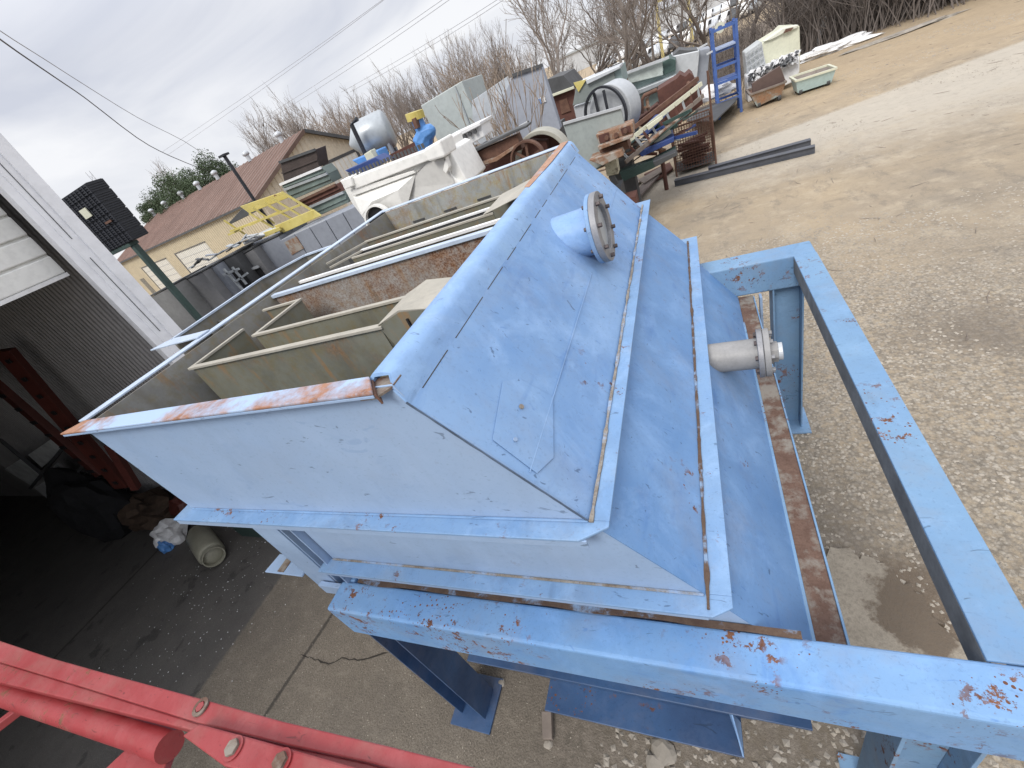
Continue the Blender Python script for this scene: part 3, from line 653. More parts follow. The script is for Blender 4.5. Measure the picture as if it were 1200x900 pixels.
# posts and bracket at the left end under the overhang
MB().box(-2.47, -2.46, .84, 1.0, 1.92, 2.699).box(-2.459, -2.26, .84, .848, 1.92, 2.699).build('post', m_front, tank, bevel=.002)
MB().box(-2.13, -2.12, .83, .95, 2.0, 2.699).build('post', m_front, tank, bevel=.002)
MB().box(-2.26, -2.25, .848, 1.0, 1.92, 2.699).build('post', m_front, tank, bevel=.002)
MB().box(-2.36, -2.18, .80, .83, 1.95, 2.04).build('post_foot', m_front, tank, bevel=.002)
MB().prism([(-2.82, .95, 2.08), (-2.48, .95, 2.08), (-2.48, .82, 2.08), (-2.84, .82, 2.08)], (0, 0, .012)).build('bracket', m_front, tank, bevel=.003)
MB().box(-2.72, -2.66, .83, .92, 2.0925, 2.0965).build('bracket_slot', m_gutter, tank)
# ---- upper flanged nozzle
def bolts(c, ax, r, n, br, h, parent, mat=m_bolt, off=0.):
    ax = Vector(ax).normalized(); a = ax.orthogonal().normalized(); b = ax.cross(a)
    for i in range(n):
        t = 2*math.pi*(i+.5)/n+off; p = Vector(c)+(a*math.cos(t)+b*math.sin(t))*r
        MB().cyl(p, p+ax*h, br, n=6).build('bolt', mat, parent)
def nozzle(c, ax, rp, rf, pipe_len, mp_, mf1, mf2, plate=True):
    c, ax = Vector(c), Vector(ax).normalized()
    p = MB().cyl(c-ax*pipe_len, c, rp, n=40).build('nozzle_pipe', mp_, tank, smooth=True)
    f1 = MB().cyl(c-ax*.030, c-ax*.002, rf, n=48).build('nozzle_flange', mf1, p, bevel=.003, smooth=True)
    return p
nc = ony((701, 268), 2.69)
nx_ = Vector((1, -.02, .05)).normalized()
c1 = Vector((nc.x-.02, nc.y, nc.z))
pp = MB().cyl(c1-nx_*.42, c1, .148, n=40).build('nozzle_pipe', m_slope, tank, smooth=True)
MB().cyl(c1, c1+nx_*.026, .212, n=48).build('nozzle_flange', m_flange, pp, bevel=.004, smooth=True)
rg = MB().ring(c1+nx_*.027, nx_, .212, .14, .038, 48).build('nozzle_ring', m_steel, pp, bevel=.003, smooth=True)
MB().cyl(c1+nx_*.027, c1+nx_*.040, .139, n=40).build('blind_plate', m_zinc, pp, smooth=True)
bolts(c1+nx_*.066, nx_, .176, 8, .013, .022, pp); bolts(c1-nx_*.018, nx_, .182, 8, .012, .016, pp)
# ---- lower grey nozzle
n2 = ony((890, 414), 2.52); n2x = Vector((1, -.06, .03)).normalized()
pp = MB().cyl(n2-n2x*.40, n2, .098, n=32).build('nozzle_pipe', m_pvc, tank, smooth=True, label='grey pipe stub low on the slope')
MB().cyl(n2-n2x*.010, n2+n2x*.022, .155, n=40).build('nozzle_flange', m_steel, pp, bevel=.004, smooth=True)
MB().cyl(n2+n2x*.024, n2+n2x*.058, .152, n=40).build('nozzle_flange', m_pvc, pp, bevel=.004, smooth=True)
MB().cyl(n2+n2x*.058, n2+n2x*.10, .066, n=8).build('end_cap', m_pvc, pp, bevel=.004)
MB().cyl(n2+n2x*.10, n2+n2x*.125, .055, n=24).build('cap_lip', m_zinc2, pp, bevel=.003)
bolts(n2+n2x*.058, n2x, .124, 8, .013, .018, pp, m_steel); bolts(n2-n2x*.026, n2x, .124, 8, .014, .016, pp)
# thin blue tee post standing on frame far side seen between beam and ledge
MB().box(.40, .42, 3.85, 3.93, 1.20, 1.75).build('stiffener', m_front, tank)

# ================================================================== RED RAIL in the near corner
rail = thing('guard_rail', (-1.4, 0, 2.2), 'worn red painted steel guard rail with bolts in the near left corner', 'guard rail')
def L3(pts, z): return [onz(p, z) for p in pts]
MB().prism(L3([(-60, 728), (0, 751), (60, 771), (117, 787), (233, 818), (330, 845), (450, 873), (620, 915), (560, 930), (430, 893), (340, 874), (229, 846), (100, 806), (0, 776), (-60, 755)], 3.1), (0, 0, -.012)).build('rail_bar', m_red, rail, bevel=.003)
MB().prism(L3([(-60, 755), (0, 776), (100, 806), (229, 846), (340, 874), (430, 893), (560, 930), (540, 940), (225, 856), (90, 822), (0, 800), (-60, 785)], 3.086), (0, 0, -.05)).build('rail_web', m_red, rail, bevel=.004)
MB().tube([onz((-60, 790), 3.02), onz((0, 812), 3.02), onz((192, 872), 3.02)], .033, 20).build('rail_tube', m_red, rail, smooth=True)
q0, q1 = onz((178, 868), 3.02), onz((199, 875), 3.02); MB().cyl(q0, q1, .0345, n=20).build('tube_collar', m_red, rail, smooth=True)
MB().prism(L3([(213, 862), (233, 848), (300, 866), (420, 900), (500, 925), (480, 960), (330, 915), (262, 898)], 3.13), (0, 0, -.010)).build('splice_plate', m_red, rail, bevel=.004)
for p, r_ in (((274, 877), .016), ((330, 893), .016)):
    c = onz(p, 3.131); MB().cyl(c, c+Vector((0, 0, .010)), r_, n=6).build('bolt', m_gutter, rail, bevel=.001)
    MB().cyl(c, c+Vector((0, 0, .003)), r_*1.4, n=20).build('washer', m_red, rail)
c = onz((236, 829), 3.101); MB().ring(c, (0, 0, 1), .020, .012, .005, 24).build('washer', m_gutter, rail); MB().cyl(c, c+Vector((0, 0, .006)), .011, n=6).build('bolt', m_red, rail)
MB().prism(L3([(145, 880), (168, 862), (200, 880), (170, 960), (60, 960)], 3.0), (0, 0, -.02)).build('rail_post', m_red, rail, bevel=.003)
MB().beam(onz((-40, 880), 2.85), onz((36, 822), 2.85), .03, .03).build('rail_brace', m_red, rail, bevel=.003)

# ================================================================== WHITE SHED on the left
XW, YC = -5.6, 2.985
m_trim = plain('white_trim_sheet', (.86, .87, .90), .04, .8, .5, bump=.02)
m_rib = plain('grey_inner_wall', (.34, .33, .33), .2, .8, .5, bump=.05, stretch=(1, 1, .15))
m_ext = corrug('ribbed_outer_wall', (.55, .57, .62), 4.0, 0, .5)
m_door = plain('white_door_slat', (.78, .78, .75), .05, 1.5, .5, bump=.02)
shed = thing('open_shed', (-12, -4, 0), 'white metal shed with its roll-up door half open and a dark interior', 'shed')
MB().box(XW-.10, XW, 2.66, YC, 0, 6.2).build('corner_trim', m_trim, shed, bevel=.006)
MB().box(XW+.001, XW+.012, 2.74, 2.748, 0, 6.2).build('trim_fold', m_trim, shed)
MB().box(XW+.001, XW+.022, 2.86, YC-.002, 0, 6.2).build('trim_fold', m_trim, shed, bevel=.004)
for z0 in (4.35, 3.25): MB().box(XW+.001, XW+.006, 2.795, 2.801, z0, z0+.9).build('trim_slot', m_dgrey, shed)
MB().box(-24, XW-.11, YC-.06, YC-.03, 0, 6.2).build('side_wall', m_rib, shed)
ribs(MB(), Vector((-16, YC-.061, 0)), Vector((1, 0, 0)), 10.2, Vector((0, 0, 1)), 6.2, Vector((0, -1, 0)), .10, .055, .018).build('wall_ribs', m_rib, shed)
MB().box(-24, XW-.11, YC-.028, YC-.002, 0, 6.2).build('outer_skin', m_ext, shed)
MB().box(-24.1, -24, -14, YC, 0, 6.2).build('back_wall', m_rib, shed)
MB().box(-24, XW, -14.1, -14, 0, 6.2).build('end_wall', m_rib, shed)
MB().box(-24.1, XW+.05, -14.1, YC+.1, 6.2, 6.35).build('roof', m_dgrey, shed)
MB().box(XW-.10, XW-.02, -14, -4.6, 0, 6.2).build('front_wall', m_ext, shed)
dr = MB().box(XW-.30, XW-.29, -4.6, 2.655, 4.12, 6.2).build('roll_up_door', m_door, shed)
z = 4.12
while z < 5.9:
    MB().box(XW-.289, XW-.262, -4.6, 2.655, z+.006, z+.185).build('door_slat', m_door, dr, bevel=.012, seg=2); z += .20
MB().box(XW-.285, XW-.255, -4.6, 2.655, 4.085, 4.122).build('door_bottom_bar', m_white2, dr)
# --- things inside the shed
def rack_upright(name, pa, pb, y, w, label):
    t = thing(name, (ony(pb, y).x, y, 0), label, 'rack', 'red racking leaning on the shed wall'); return t
m_redd = plain('dull_red_steel', (.09, .022, .016), .3, 3, .55)
m_sheet = plain('crinkled_pale_film', (.66, .68, .68), .3, 3, .5)
rk = thing('red_rack_upright', (-11, 2.5, 0), 'pair of dull red perforated rack uprights leaning against the dark shed wall', 'rack')
a0, a1 = onz((112, 540), .75), ony((-60, 385), 2.7)
for off in (0, .34):
    p0, p1 = ony((118+26*(off > 0), 556+14*(off > 0)), 2.35), ony((-40+45*(off > 0), 420-10*(off > 0)), 2.6)
    b_ = MB().beam(p0, p1, .10, .22).build('upright', m_redd, rk, bevel=.004)
    for i in range(9):
        q = p0.lerp(p1, (i+.5)/9); MB().box(q.x-.09, q.x+.09, q.y-.065, q.y-.052, q.z-.03, q.z+.03).build('slot', m_dark, b_)
p0, p1 = ony((128, 520), 2.35), ony((160, 572), 2.2); MB().beam(p0, p1, .10, .10).build('tie_bar', m_redd, rk)
pf = thing('film_wrapped_panel', (-13.5, 2.4, 0), 'pale crinkled panels in a dark frame leaning inside the shed', 'panel')
for k_, pts in enumerate(([(5, 550), (24, 538), (50, 558), (36, 569)], [(33, 533), (62, 513), (76, 524), (49, 548)], [(40, 572), (56, 562), (72, 576), (60, 588)], [(64, 590), (76, 580), (103, 600), (100, 610)], [(78, 575), (98, 556), (105, 585), (100, 596)], [(58, 552), (66, 543), (84, 560), (76, 572)])):
    MB().prism(face(pts, 2.55), (0, .03, 0)).build('film_sheet', m_sheet, pf)
for a, b in (((0, 515), (103, 600)), ((36, 572), (78, 520)), ((58, 592), (98, 545))):
    MB().beam(ony(a, 2.5), ony(b, 2.5), .05, .05).build('frame_bar', m_dgrey, pf)
def blobby(name, c, sx, sy, sz, mat, label, cat, seed=1, amp=.35, sub=3, group=None):
    bm = bmesh.new(); bmesh.ops.create_icosphere(bm, subdivisions=sub, radius=1)
    for v in bm.verts:
        v.co *= 1+amp*noise.noise(v.co*1.7+Vector((seed*3, 0, 0)))+amp*.5*noise.noise(v.co*4+Vector((0, seed, 0)))
        v.co = Vector((v.co.x*sx, v.co.y*sy, max(-.6, v.co.z)*sz))
    me = bpy.data.meshes.new(name); bm.to_mesh(me); bm.free(); me.materials.append(mat)
    o = bpy.data.objects.new(name, me); COL.objects.link(o); o.location = (c[0], c[1], c[2]+.6*sz)
    tag(o, label, cat, group); return o
c = onz((128, 628)); blobby('cloth_heap', (c.x+.2, c.y+.25, 0), .75, .42, .95, m_cloth, 'black cloth draped in a heap at the foot of the shed wall', 'cloth', 3)
c = onz((170, 622)); blobby('scrap_heap', (c.x, c.y+.3, 0), .7, .35, .35, plain('brown_scrap', (.07, .045, .03), .5, 6, .8), 'low brown heap of scrap between the black cloth and the gas bottle', 'scrap', 8, .6)
# gas bottle lying on its side
gb = thing('gas_cylinder', (onz((252, 640)).x, onz((252, 640)).y, 0), 'tan propane cylinder lying on the shed floor', 'gas cylinder')
c = onz((247, 641)); c.z = .18; dax = Vector((.93, -.36, 0)).normalized()
a = c-dax*.16; b = c+dax*.52
MB().tube([a-dax*.12, a-dax*.09, a-dax*.03, a, b, b+dax*.04, b+dax*.08, b+dax*.10], [.06, .12, .165, .18, .18, .165, .12, .05], 32).build('cylinder_body', m_cyl, gb, smooth='all')
MB().ring(b+dax*.06, dax, .15, .135, .08, 32).build('foot_ring', m_cyl, gb)
MB().ring(a-dax*.20, dax, .12, .108, .12, 28).build('valve_collar', m_cyl, gb)
MB().cyl(a-dax*.20, a-dax*.10, .03, n=12).build('valve', m_steel, gb)
tk = thing('plastic_wrapped_sacks', (onz((205, 645)).x, onz((205, 645)).y, 0), 'white and blue crumpled plastic sacks beside the gas cylinder', 'sack')
c = onz((205, 632))
o = blobby('sack_body', (c.x, c.y, 0), .28, .22, .24, m_bag, None, None, 5, .5); o.location -= tk.location; o.parent = tk
o = blobby('sack_label', (c.x+.1, c.y-.18, 0), .13, .09, .13, m_blue, None, None, 9, .4); o.location -= tk.location; o.parent = tk
c = onz((212, 628)); c2 = onz((222, 612))
bg = blobby('tool_bag', (c2.x+.12, c2.y+.12, 0), .32, .2, .36, m_redd, 'dark red tool bag with a pale strap beside the gas cylinder', 'bag', 6, .25)
g = thing('green_crate', (onz((300, 640)).x, 2.3, 0), 'small dark green box on the floor right of the gas cylinder', 'crate')
c = onz((292, 640)); MB().box(c.x-.35, c.x+.25, c.y+.15, c.y+.55, 0, .26).build('crate_body', m_dgreen, g, bevel=.01); MB().box(c.x-.37, c.x+.27, c.y+.13, c.y+.57, .261, .30).build('crate_lid', m_dgreen, g, bevel=.008)
# ================================================================== TAN BUILDING
m_tan = plain('tan_ribbed_wall', (.55, .475, .34), .08, .6, .5, bump=.03)
m_tan2 = plain('tan_ribbed_gable', (.60, .53, .42), .1, .6, .5, bump=.03)
m_roof = plain('rusty_ribbed_roof', (.135, .078, .058), .25, .35, .75, bump=.05, alt=(.21, .15, .125), stretch=(3, .5, .5))
m_roof2 = plain('faded_roof_ridge', (.24, .15, .12), .2, .5, .7)
m_roofr = m_roof
C = ony((298, 233), 22); d1 = ray((-141, 441)); d1.z = 0; d1.normalize(); d2 = Vector((-d1.y, d1.x, 0))
if d2.y < 0: d2 = -d2
EZ, RZ, HW, LN = 4.10, 6.42, 5.8, 27.5
C.z = 0; tb = thing('metal_building', tuple(C), 'long tan metal building with rusty brown roof and white roll-up doors', 'building')
U = Vector((0, 0, 1))
def tp(a, b, z): return C+d1*a+d2*b+U*z
MB().prism([tp(0, 0, 0), tp(LN, 0, 0), tp(LN, 0, EZ), tp(0, 0, EZ)], d2*.1).build('long_wall', m_tan, tb)
MB().prism([tp(0, 2*HW, 0), tp(LN, 2*HW, 0), tp(LN, 2*HW, EZ), tp(0, 2*HW, EZ)], -d2*.1).build('rear_wall', m_tan, tb)
for a in (0, LN):
    MB().prism([tp(a, .11, 0), tp(a, 2*HW-.11, 0), tp(a, 2*HW-.11, EZ), tp(a, HW, RZ), tp(a, .11, EZ)], d1*(.1 if a == 0 else -.1)).build('gable_wall', m_tan2, tb)
for s_ in (0, 1):
    b0, b1 = (-.25, HW) if s_ == 0 else (2*HW+.25, HW); zz = EZ-.25*(RZ-EZ)/HW
    MB().prism([tp(-.35, b0, zz+.03), tp(LN+.3, b0, zz+.03), tp(LN+.3, b1, RZ+.03), tp(-.35, b1, RZ+.03)], U*.05).build('roof', m_roof, tb)
MB().prism([tp(-.37, -.27, EZ-.16), tp(LN, -.27, EZ-.16), tp(LN, -.27, EZ-.04), tp(-.37, -.27, EZ-.04)], d2*.05).build('gutter', m_dgrey, tb)
for s_ in (-1, 1):
    b0 = HW-s_*(HW+.27); MB().beam(tp(-.38, b0, EZ-.12), tp(-.38, HW, RZ+.0), .05, .22).build('rake_trim', m_dgrey if s_ == -1 else m_roof, tb)
m_rdoor = plain('white_roll_door', (.66, .66, .63), .06, 1.5, .5, bump=.03)
def bdoor(a0, a1, z1):
    d = MB().prism([tp(a0, -.03, 0), tp(a1, -.03, 0), tp(a1, -.03, z1), tp(a0, -.03, z1)], d2*.03).build('roll_up_door', m_rdoor, tb)
    w = MB(); 
    w.prism([tp(a1, -.05, 0), tp(a1+.22, -.05, 0), tp(a1+.22, -.05, z1+.1), tp(a1, -.05, z1+.1)], d2*.05)
    w.prism([tp(a0-.05, -.05, z1), tp(a1, -.05, z1), tp(a1, -.05, z1+.1), tp(a0-.05, -.05, z1+.1)], d2*.05); w.build('door_frame', m_dgrey, d)
    for k in range(int(z1/.45)): MB().prism([tp(a0, -.045, .2+k*.45), tp(a1, -.045, .2+k*.45), tp(a1, -.045, .22+k*.45), tp(a0, -.045, .22+k*.45)], d2*.012).build('door_rib', m_greyp, d)
bdoor(9.05, 14.7, 2.92); bdoor(16.9, 22.7, 2.88)
d = MB().prism([tp(-.03, 6.1, 0), tp(-.03, 9.4, 0), tp(-.03, 9.4, 4.15), tp(-.03, 6.1, 4.15)], d1*.03).build('roll_up_door', m_rdoor, tb)
MB().prism([tp(-.06, 9.4, 0), tp(-.06, 9.65, 0), tp(-.06, 9.65, 4.35), tp(-.06, 6.0, 4.35), tp(-.06, 6.0, 4.15), tp(-.06, 9.4, 4.15)], d1*.06).build('door_frame', m_dgrey, d)
MB().prism([tp(24.3, -.04, 0), tp(25.3, -.04, 0), tp(25.3, -.04, 2.1), tp(24.3, -.04, 2.1)], d2*.03).build('side_door', m_dgrey, tb)
ribs(MB(), tp(0, -.001, 0), d1, LN, U, EZ-.1, -d2, .30, .10, .05).build('wall_ribs', m_tan, tb)
ribs(MB(), tp(-.001, 0, 0), d2, 2*HW, U, lambda b_: EZ+(RZ-EZ)*(1-abs(b_-HW)/HW)-.12, -d1, .45, .10, .05).build('wall_ribs', m_tan2, tb)
sl_ = (d2*HW+U*(RZ-EZ)).normalized(); ribs(MB(), tp(-.3, 0, EZ+.082), d1, LN+.5, sl_, 6.2, (U*HW-d2*(RZ-EZ)).normalized(), .60, .09, .05, bot=-.25).build('roof_ribs', m_roof2, tb)
for a in (2.0, 6.6, 12, 15.5, 19, 23, 26.5):                       # ridge vents
    p = tp(a, HW-.25, RZ-.02); v_ = MB().cyl(p, p+U*.42, .16, n=14).build('roof_vent', m_zinc2, tb)
    bm_ = MB().tube([p+U*.40, p+U*.46, p+U*.62, p+U*.72], [.18, .27, .25, .06], 14).build('vent_cowl', m_zinc2, v_, smooth='all')

# ================================================================== TREES
def tree_proto(seed, H, spread, up=.35, stems=1, levels=5, thick=.035, kids=(3, 4), twigs=True):
    rnd = random.Random(seed); tr, cr_ = MB(), MB()
    def grow(p, d, ln, r, lv):
        n = 4 if lv < 2 else 3; pts = [p]; rr = [r]; q = p; dd = d
        for i in range(n):
            dd = (dd+Vector((rnd.gauss(0, 1), rnd.gauss(0, 1), rnd.gauss(0, .7)))*.16+U*up*.12).normalized()
            q = q+dd*ln/n; pts.append(q); rr.append(max(.005, r*(1-.45*(i+1)/n)))
        (tr if lv == 0 else cr_).tube(pts, rr, 7 if lv == 0 else (4 if lv == 1 else 3), cap=False)
        if lv >= levels: return
        k = rnd.randint(*kids)+(2 if lv == 0 else 0)
        for i in range(k):
            t = rnd.uniform(.35 if lv else .45, 1.0) if i else 1.0
            s0 = min(n-1, int(t*n)); b = pts[s0].lerp(pts[s0+1], t*n-s0) if t < 1 else pts[-1]
            ax = dd.orthogonal().normalized(); ax.rotate(Matrix.Rotation(rnd.uniform(0, 6.28), 3, dd))
            a = rnd.uniform(.3, .95)*spread if i else rnd.uniform(.05, .3)
            nd = (dd*math.cos(a)+ax*math.sin(a)+U*up*rnd.uniform(.2, .7)).normalized()
            grow(b, nd, ln*rnd.uniform(.55, .80), max(.007, r*(.45 if i else .58)), lv+1)
    for s0 in range(stems):
        a = rnd.uniform(0, 6.28); tl = 0 if stems == 1 else rnd.uniform(.1, .4)
        grow(Vector((0, 0, -.1)), Vector((math.cos(a)*tl, math.sin(a)*tl, 1)).normalized(), H*(.36 if stems == 1 else .34), H*thick*.5, 0)
    mz = max(v.z for v in cr_.v)
    for m_ in (tr, cr_): m_.v = [v*(H/mz) for v in m_.v]
    return tr, cr_, H
protos = []
def mk_proto(kind, *a, tw=None, **k):
    tr, c_, H = tree_proto(*a, **k); root = thing('bare_tree', (0, 0, 0), 'x', 'tree')
    tr.build('trunk', m_bark, root, smooth='all'); c_.build('crown', tw or m_twig, root); root['_h'] = H; protos.append(root); return root
PA = [mk_proto('open', 21, 8, .95, up=.45, levels=5), mk_proto('open', 5, 8, .9, up=.35, levels=5), mk_proto('open', 77, 8, 1.1, up=.3, levels=5)]
PB = [mk_proto('fan', 31, 6, .55, up=.7, stems=4, levels=4, thick=.02), mk_proto('fan', 44, 6, .6, up=.6, stems=5, levels=4, thick=.018, tw=m_twig2), mk_proto('fan', 9, 6, .5, up=.8, stems=4, levels=4, thick=.02)]
PD = [mk_proto('upright', 101, 8, .62, up=.6, levels=5, thick=.026), mk_proto('upright', 113, 8, .7, up=.5, levels=5, thick=.024), mk_proto('upright', 127, 8, .55, up=.75, levels=5, thick=.028)]
used = set()
def put_tree(proto, top, y, label, group, h=None, xy=None):
    v = ony(top, y) if xy is None else Vector((xy[0], xy[1], h)); hh = h or v.z
    o = proto if proto.name not in used else copy_tree(proto)
    used.add(proto.name); used.add(o.name)
    o.location = (v.x, v.y, 0); s0 = hh/proto['_h']; o.scale = (s0*random.uniform(.9, 1.15), s0*random.uniform(.9, 1.15), s0)
    o.rotation_euler.z = random.uniform(0, 6.28); tag(o, label, 'tree', group); return o
G1 = 'bare trees behind the yard'
left_trees = [((240, 136), 36, PA[1], 'wide bare tree left of the taller one, above the evergreens'), ((290, 106), 34, PA[0], 'tall wide bare tree above the rusty roof ridge'),
 ((268, 130), 40, PD[0], 'bare tree in the middle of the three over the rusty roof'), ((215, 165), 40, PA[1], 'faint bare crown showing behind the evergreens'),
 ((330, 106), 42, PB[1], 'brownish bare tree behind the peak of the tan gable'), ((350, 112), 36, PD[1], 'upright bare tree right over the gable peak'), ((372, 100), 38, PD[2], 'bare tree right of the tan gable peak'), ((392, 98), 34, PB[1], 'brownish bare tree rising left of the silver tank'),
 ((420, 74), 31, PA[0], 'wide bare tree directly above the silver tank'), ((445, 88), 36, PD[1], 'bare tree just right of the silver tank'), ((468, 74), 32, PD[0], 'bare tree above the blue and yellow pump'), ((488, 52), 33, PD[2], 'bare tree between the pump and the pale slanted box'),
 ((505, 42), 30, PD[1], 'bare tree above the left edge of the pale slanted box'), ((526, 24), 30, PD[0], 'tall bare tree behind the pale slanted box'), ((545, 26), 27, PB[1], 'brownish fan of stems behind the right end of the pale slanted box'), ((560, 12), 29, PD[2], 'tallest bare tree between the pale box and the grey panel'), ((578, 40), 29, PB[0], 'fan-shaped bare tree left of the grey panel peak'),
 ((596, 44), 33, PD[1], 'low bare tree behind the grey panel peak'), ((458, 84), 40, PB[2], 'faint far bare tree behind the blue pump'), ((404, 96), 40, PD[0], 'faint far bare tree left of the silver tank')]
for top, y, pr, lb in left_trees: put_tree(pr, top, y, lb, G1)
big = [((628, -25), 26, 10.5, PA[0], 'large bare tree over the right end of the grey panel'), ((655, 12), 31, None, PA[1], 'slimmer bare tree behind the open grey hopper'), ((690, -60), 27, 9.5, PA[2], 'wide bare tree above the black hoop wheel'),
 ((722, -60), 30, 10, PA[1], 'dark bare tree with forked limbs above the drum'), ((752, -70), 27, 9, PA[0], 'bare tree above the greenish tank boxes'), ((775, -80), 33, 9, PA[2], 'bare tree behind the pale tall box'),
 ((800, -80), 29, 8, PA[1], 'thin bare tree left of the blue rack'), ((606, -5), 34, None, PA[2], 'pale far bare tree at the left of the big trees'), ((832, -90), 34, 8, PA[0], 'bare tree behind the blue rack'), ((862, -100), 38, 8, PA[1], 'bare tree in front of the parked cars'),
 ((740, -40), 38, 9, PA[0], 'far bare tree among the branches over the green boxes'), ((670, -10), 40, 9, PA[1], 'far bare tree over the grey hopper')]
for top, y, h, pr, lb in big:
    v = ony(top, y) if h is None else None
    if v is None:
        # keep the bearing of the picture point at mid height
        v = ony((top[0]+15, top[1]+60), y); o = put_tree(pr, None, y, lb, 'large bare trees at the wood edge', h=h, xy=(v.x, v.y))
    else: put_tree(pr, top, y, lb, 'large bare trees at the wood edge')
# shrub growing through the scrap frame
sh = mk_proto('fan', 63, 3, .55, up=.75, stems=6, levels=3, thick=.007, kids=(2, 3), tw=m_twig2); v = ony((606, 90), 11.5)
sh.name = 'bare_shrub'; sh.location = (ony((600, 165), 11.5).x, 11.5, 1.2); sh.scale = ((v.z-1.2)/3*1.35,)*3; tag(sh, 'reddish leafless shrub growing in front of the grey panels', 'shrub')
# dense brush wood on the right
def brush(n, fn, hmin, hmax, r, seed):
    rnd = random.Random(seed); mb = MB()
    for _ in range(n):
        x, y = fn(rnd); h = rnd.uniform(hmin, hmax); p = Vector((x, y, 0)); d = Vector((rnd.gauss(0, .25), rnd.gauss(0, .25), 1)); pts = [p]
        for i in range(3): d = (d+Vector((rnd.gauss(0, .2), rnd.gauss(0, .2), 0))).normalized(); pts.append(pts[-1]+d*h/3)
        rr = rnd.uniform(.5, 1.4)*r; mb.tube(pts, [rr, rr*.7, rr*.5, rr*.25], 3, cap=False)
        for k in range(4):
            a = pts[rnd.choice((1, 2, 2))]; dd = (d+Vector((rnd.gauss(0, .8), rnd.gauss(0, .8), .1))).normalized(); b = a+dd*h*rnd.uniform(.2, .45)
            c_ = b+(dd+Vector((rnd.gauss(0, .5), rnd.gauss(0, .5), .3))).normalized()*h*.2
            mb.tube([a, b, c_], [rr*.5, rr*.35, .004], 3, cap=False)
    return mb
E1, E2 = onz((905, 78)), onz((1135, 0))
def brush_xy(r):
    t = r.random()**.9; dep = r.random()**1.5*22; q = E1.lerp(E2, t*2.1)+Vector((0, 0, 0)); dr_ = (E2-E1).normalized(); nrm = Vector((-dr_.y, dr_.x, 0))
    if nrm.y < 0: nrm = -nrm
    q = q+nrm*(dep+.5*r.gauss(0, 1)); return q.x, q.y
tag(brush(5200, brush_xy, 1.8, 5.5, .022, 12).build('brush_wood', m_brush), 'dense grey-brown tangle of leafless brush along the right edge of the yard', 'brush', kind='stuff')
def low_xy(r): 
    q = ony((r.uniform(560, 900), 60), 1); yy = r.uniform(24, 42); k = ony((r.uniform(580, 890), 60), yy); return k.x, yy
tag(brush(1500, low_xy, .8, 2.6, .014, 15).build('undergrowth', m_brush), 'dry undergrowth beneath the bare trees behind the scrap', 'undergrowth', kind='stuff')
# evergreens
def evergreen(tops, y, label, seed, w):
    rnd = random.Random(seed); v = ony(tops, y); H = v.z; root = thing('evergreen_tree', (v.x, v.y, 0), label, 'tree', 'dark evergreen trees behind the tan building')
    MB().tube([(v.x, v.y, -.1), (v.x+.1, v.y, H*.4), (v.x, v.y, H*.85)], [.22, .14, .04], 8).build('trunk', m_bark, root)
    mb = MB(); cl = []
    for _ in range(42):
        a, rr, zz = rnd.uniform(0, 6.28), rnd.random()**.5, rnd.uniform(.25, .93); prof_ = math.sin(math.pi*min(1, (zz-.12)/.95))**.6
        cl.append((Vector((math.cos(a)*rr*w*prof_, math.sin(a)*rr*w*prof_, zz*H)), rnd.uniform(.35, .75)*w*.42))
    for c_, r_ in cl:
        for _ in range(520):
            d_ = Vector((rnd.gauss(0, 1), rnd.gauss(0, 1), rnd.gauss(0, .8))).normalized()*r_*rnd.uniform(.5, 1.1); p = Vector((v.x, v.y, 0))+c_+d_
            a = Vector((rnd.gauss(0, 1), rnd.gauss(0, 1), rnd.gauss(0, 1))).normalized(); b = a.orthogonal().normalized(); s1 = rnd.uniform(.035, .10)
            mb.add([p-a*s1, p+b*s1*.5, p+a*s1, p-b*s1*.5], [(0, 1, 2, 3)])
    mb.build('crown', m_leaf, root); return root
evergreen((212, 190), 34, 'tallest dark evergreen above the rusty roof', 1, 4.2)
evergreen((186, 212), 34, 'leftmost evergreen, beside the black crate stack', 2, 3.4)
evergreen((238, 196), 36, 'evergreen on the right of its group, next to the bare fan tree', 3, 4.2)
evergreen((170, 235), 35, 'small low evergreen nearest the end of the rusty roof', 4, 2.4)
evergreen((200, 204), 38, 'evergreen between the leftmost and the tallest', 5, 3.6)
# lattice mast, far left
mt = ony((103, 201), 45); ms = thing('lattice_mast', (mt.x, mt.y, 0), 'thin pale lattice mast rising behind the black crate stack', 'mast')
mb = MB(); r_ = .32; cs = [(math.cos(a)*r_, math.sin(a)*r_) for a in (0, 2.09, 4.19)]
for cx_, cy_ in cs: mb.tube([(mt.x+cx_, mt.y+cy_, 0), (mt.x+cx_, mt.y+cy_, mt.z)], .035, 4)
mb.build('mast_leg', m_wire2, ms); mb = MB(); z = 0
while z < mt.z-.7:
    for i in range(3):
        a, b = cs[i], cs[(i+1) % 3]; mb.tube([(mt.x+a[0], mt.y+a[1], z), (mt.x+b[0], mt.y+b[1], z+.7)], .022, 3, cap=False)
    z += .7
mb.build('lacing', m_wire2, ms)

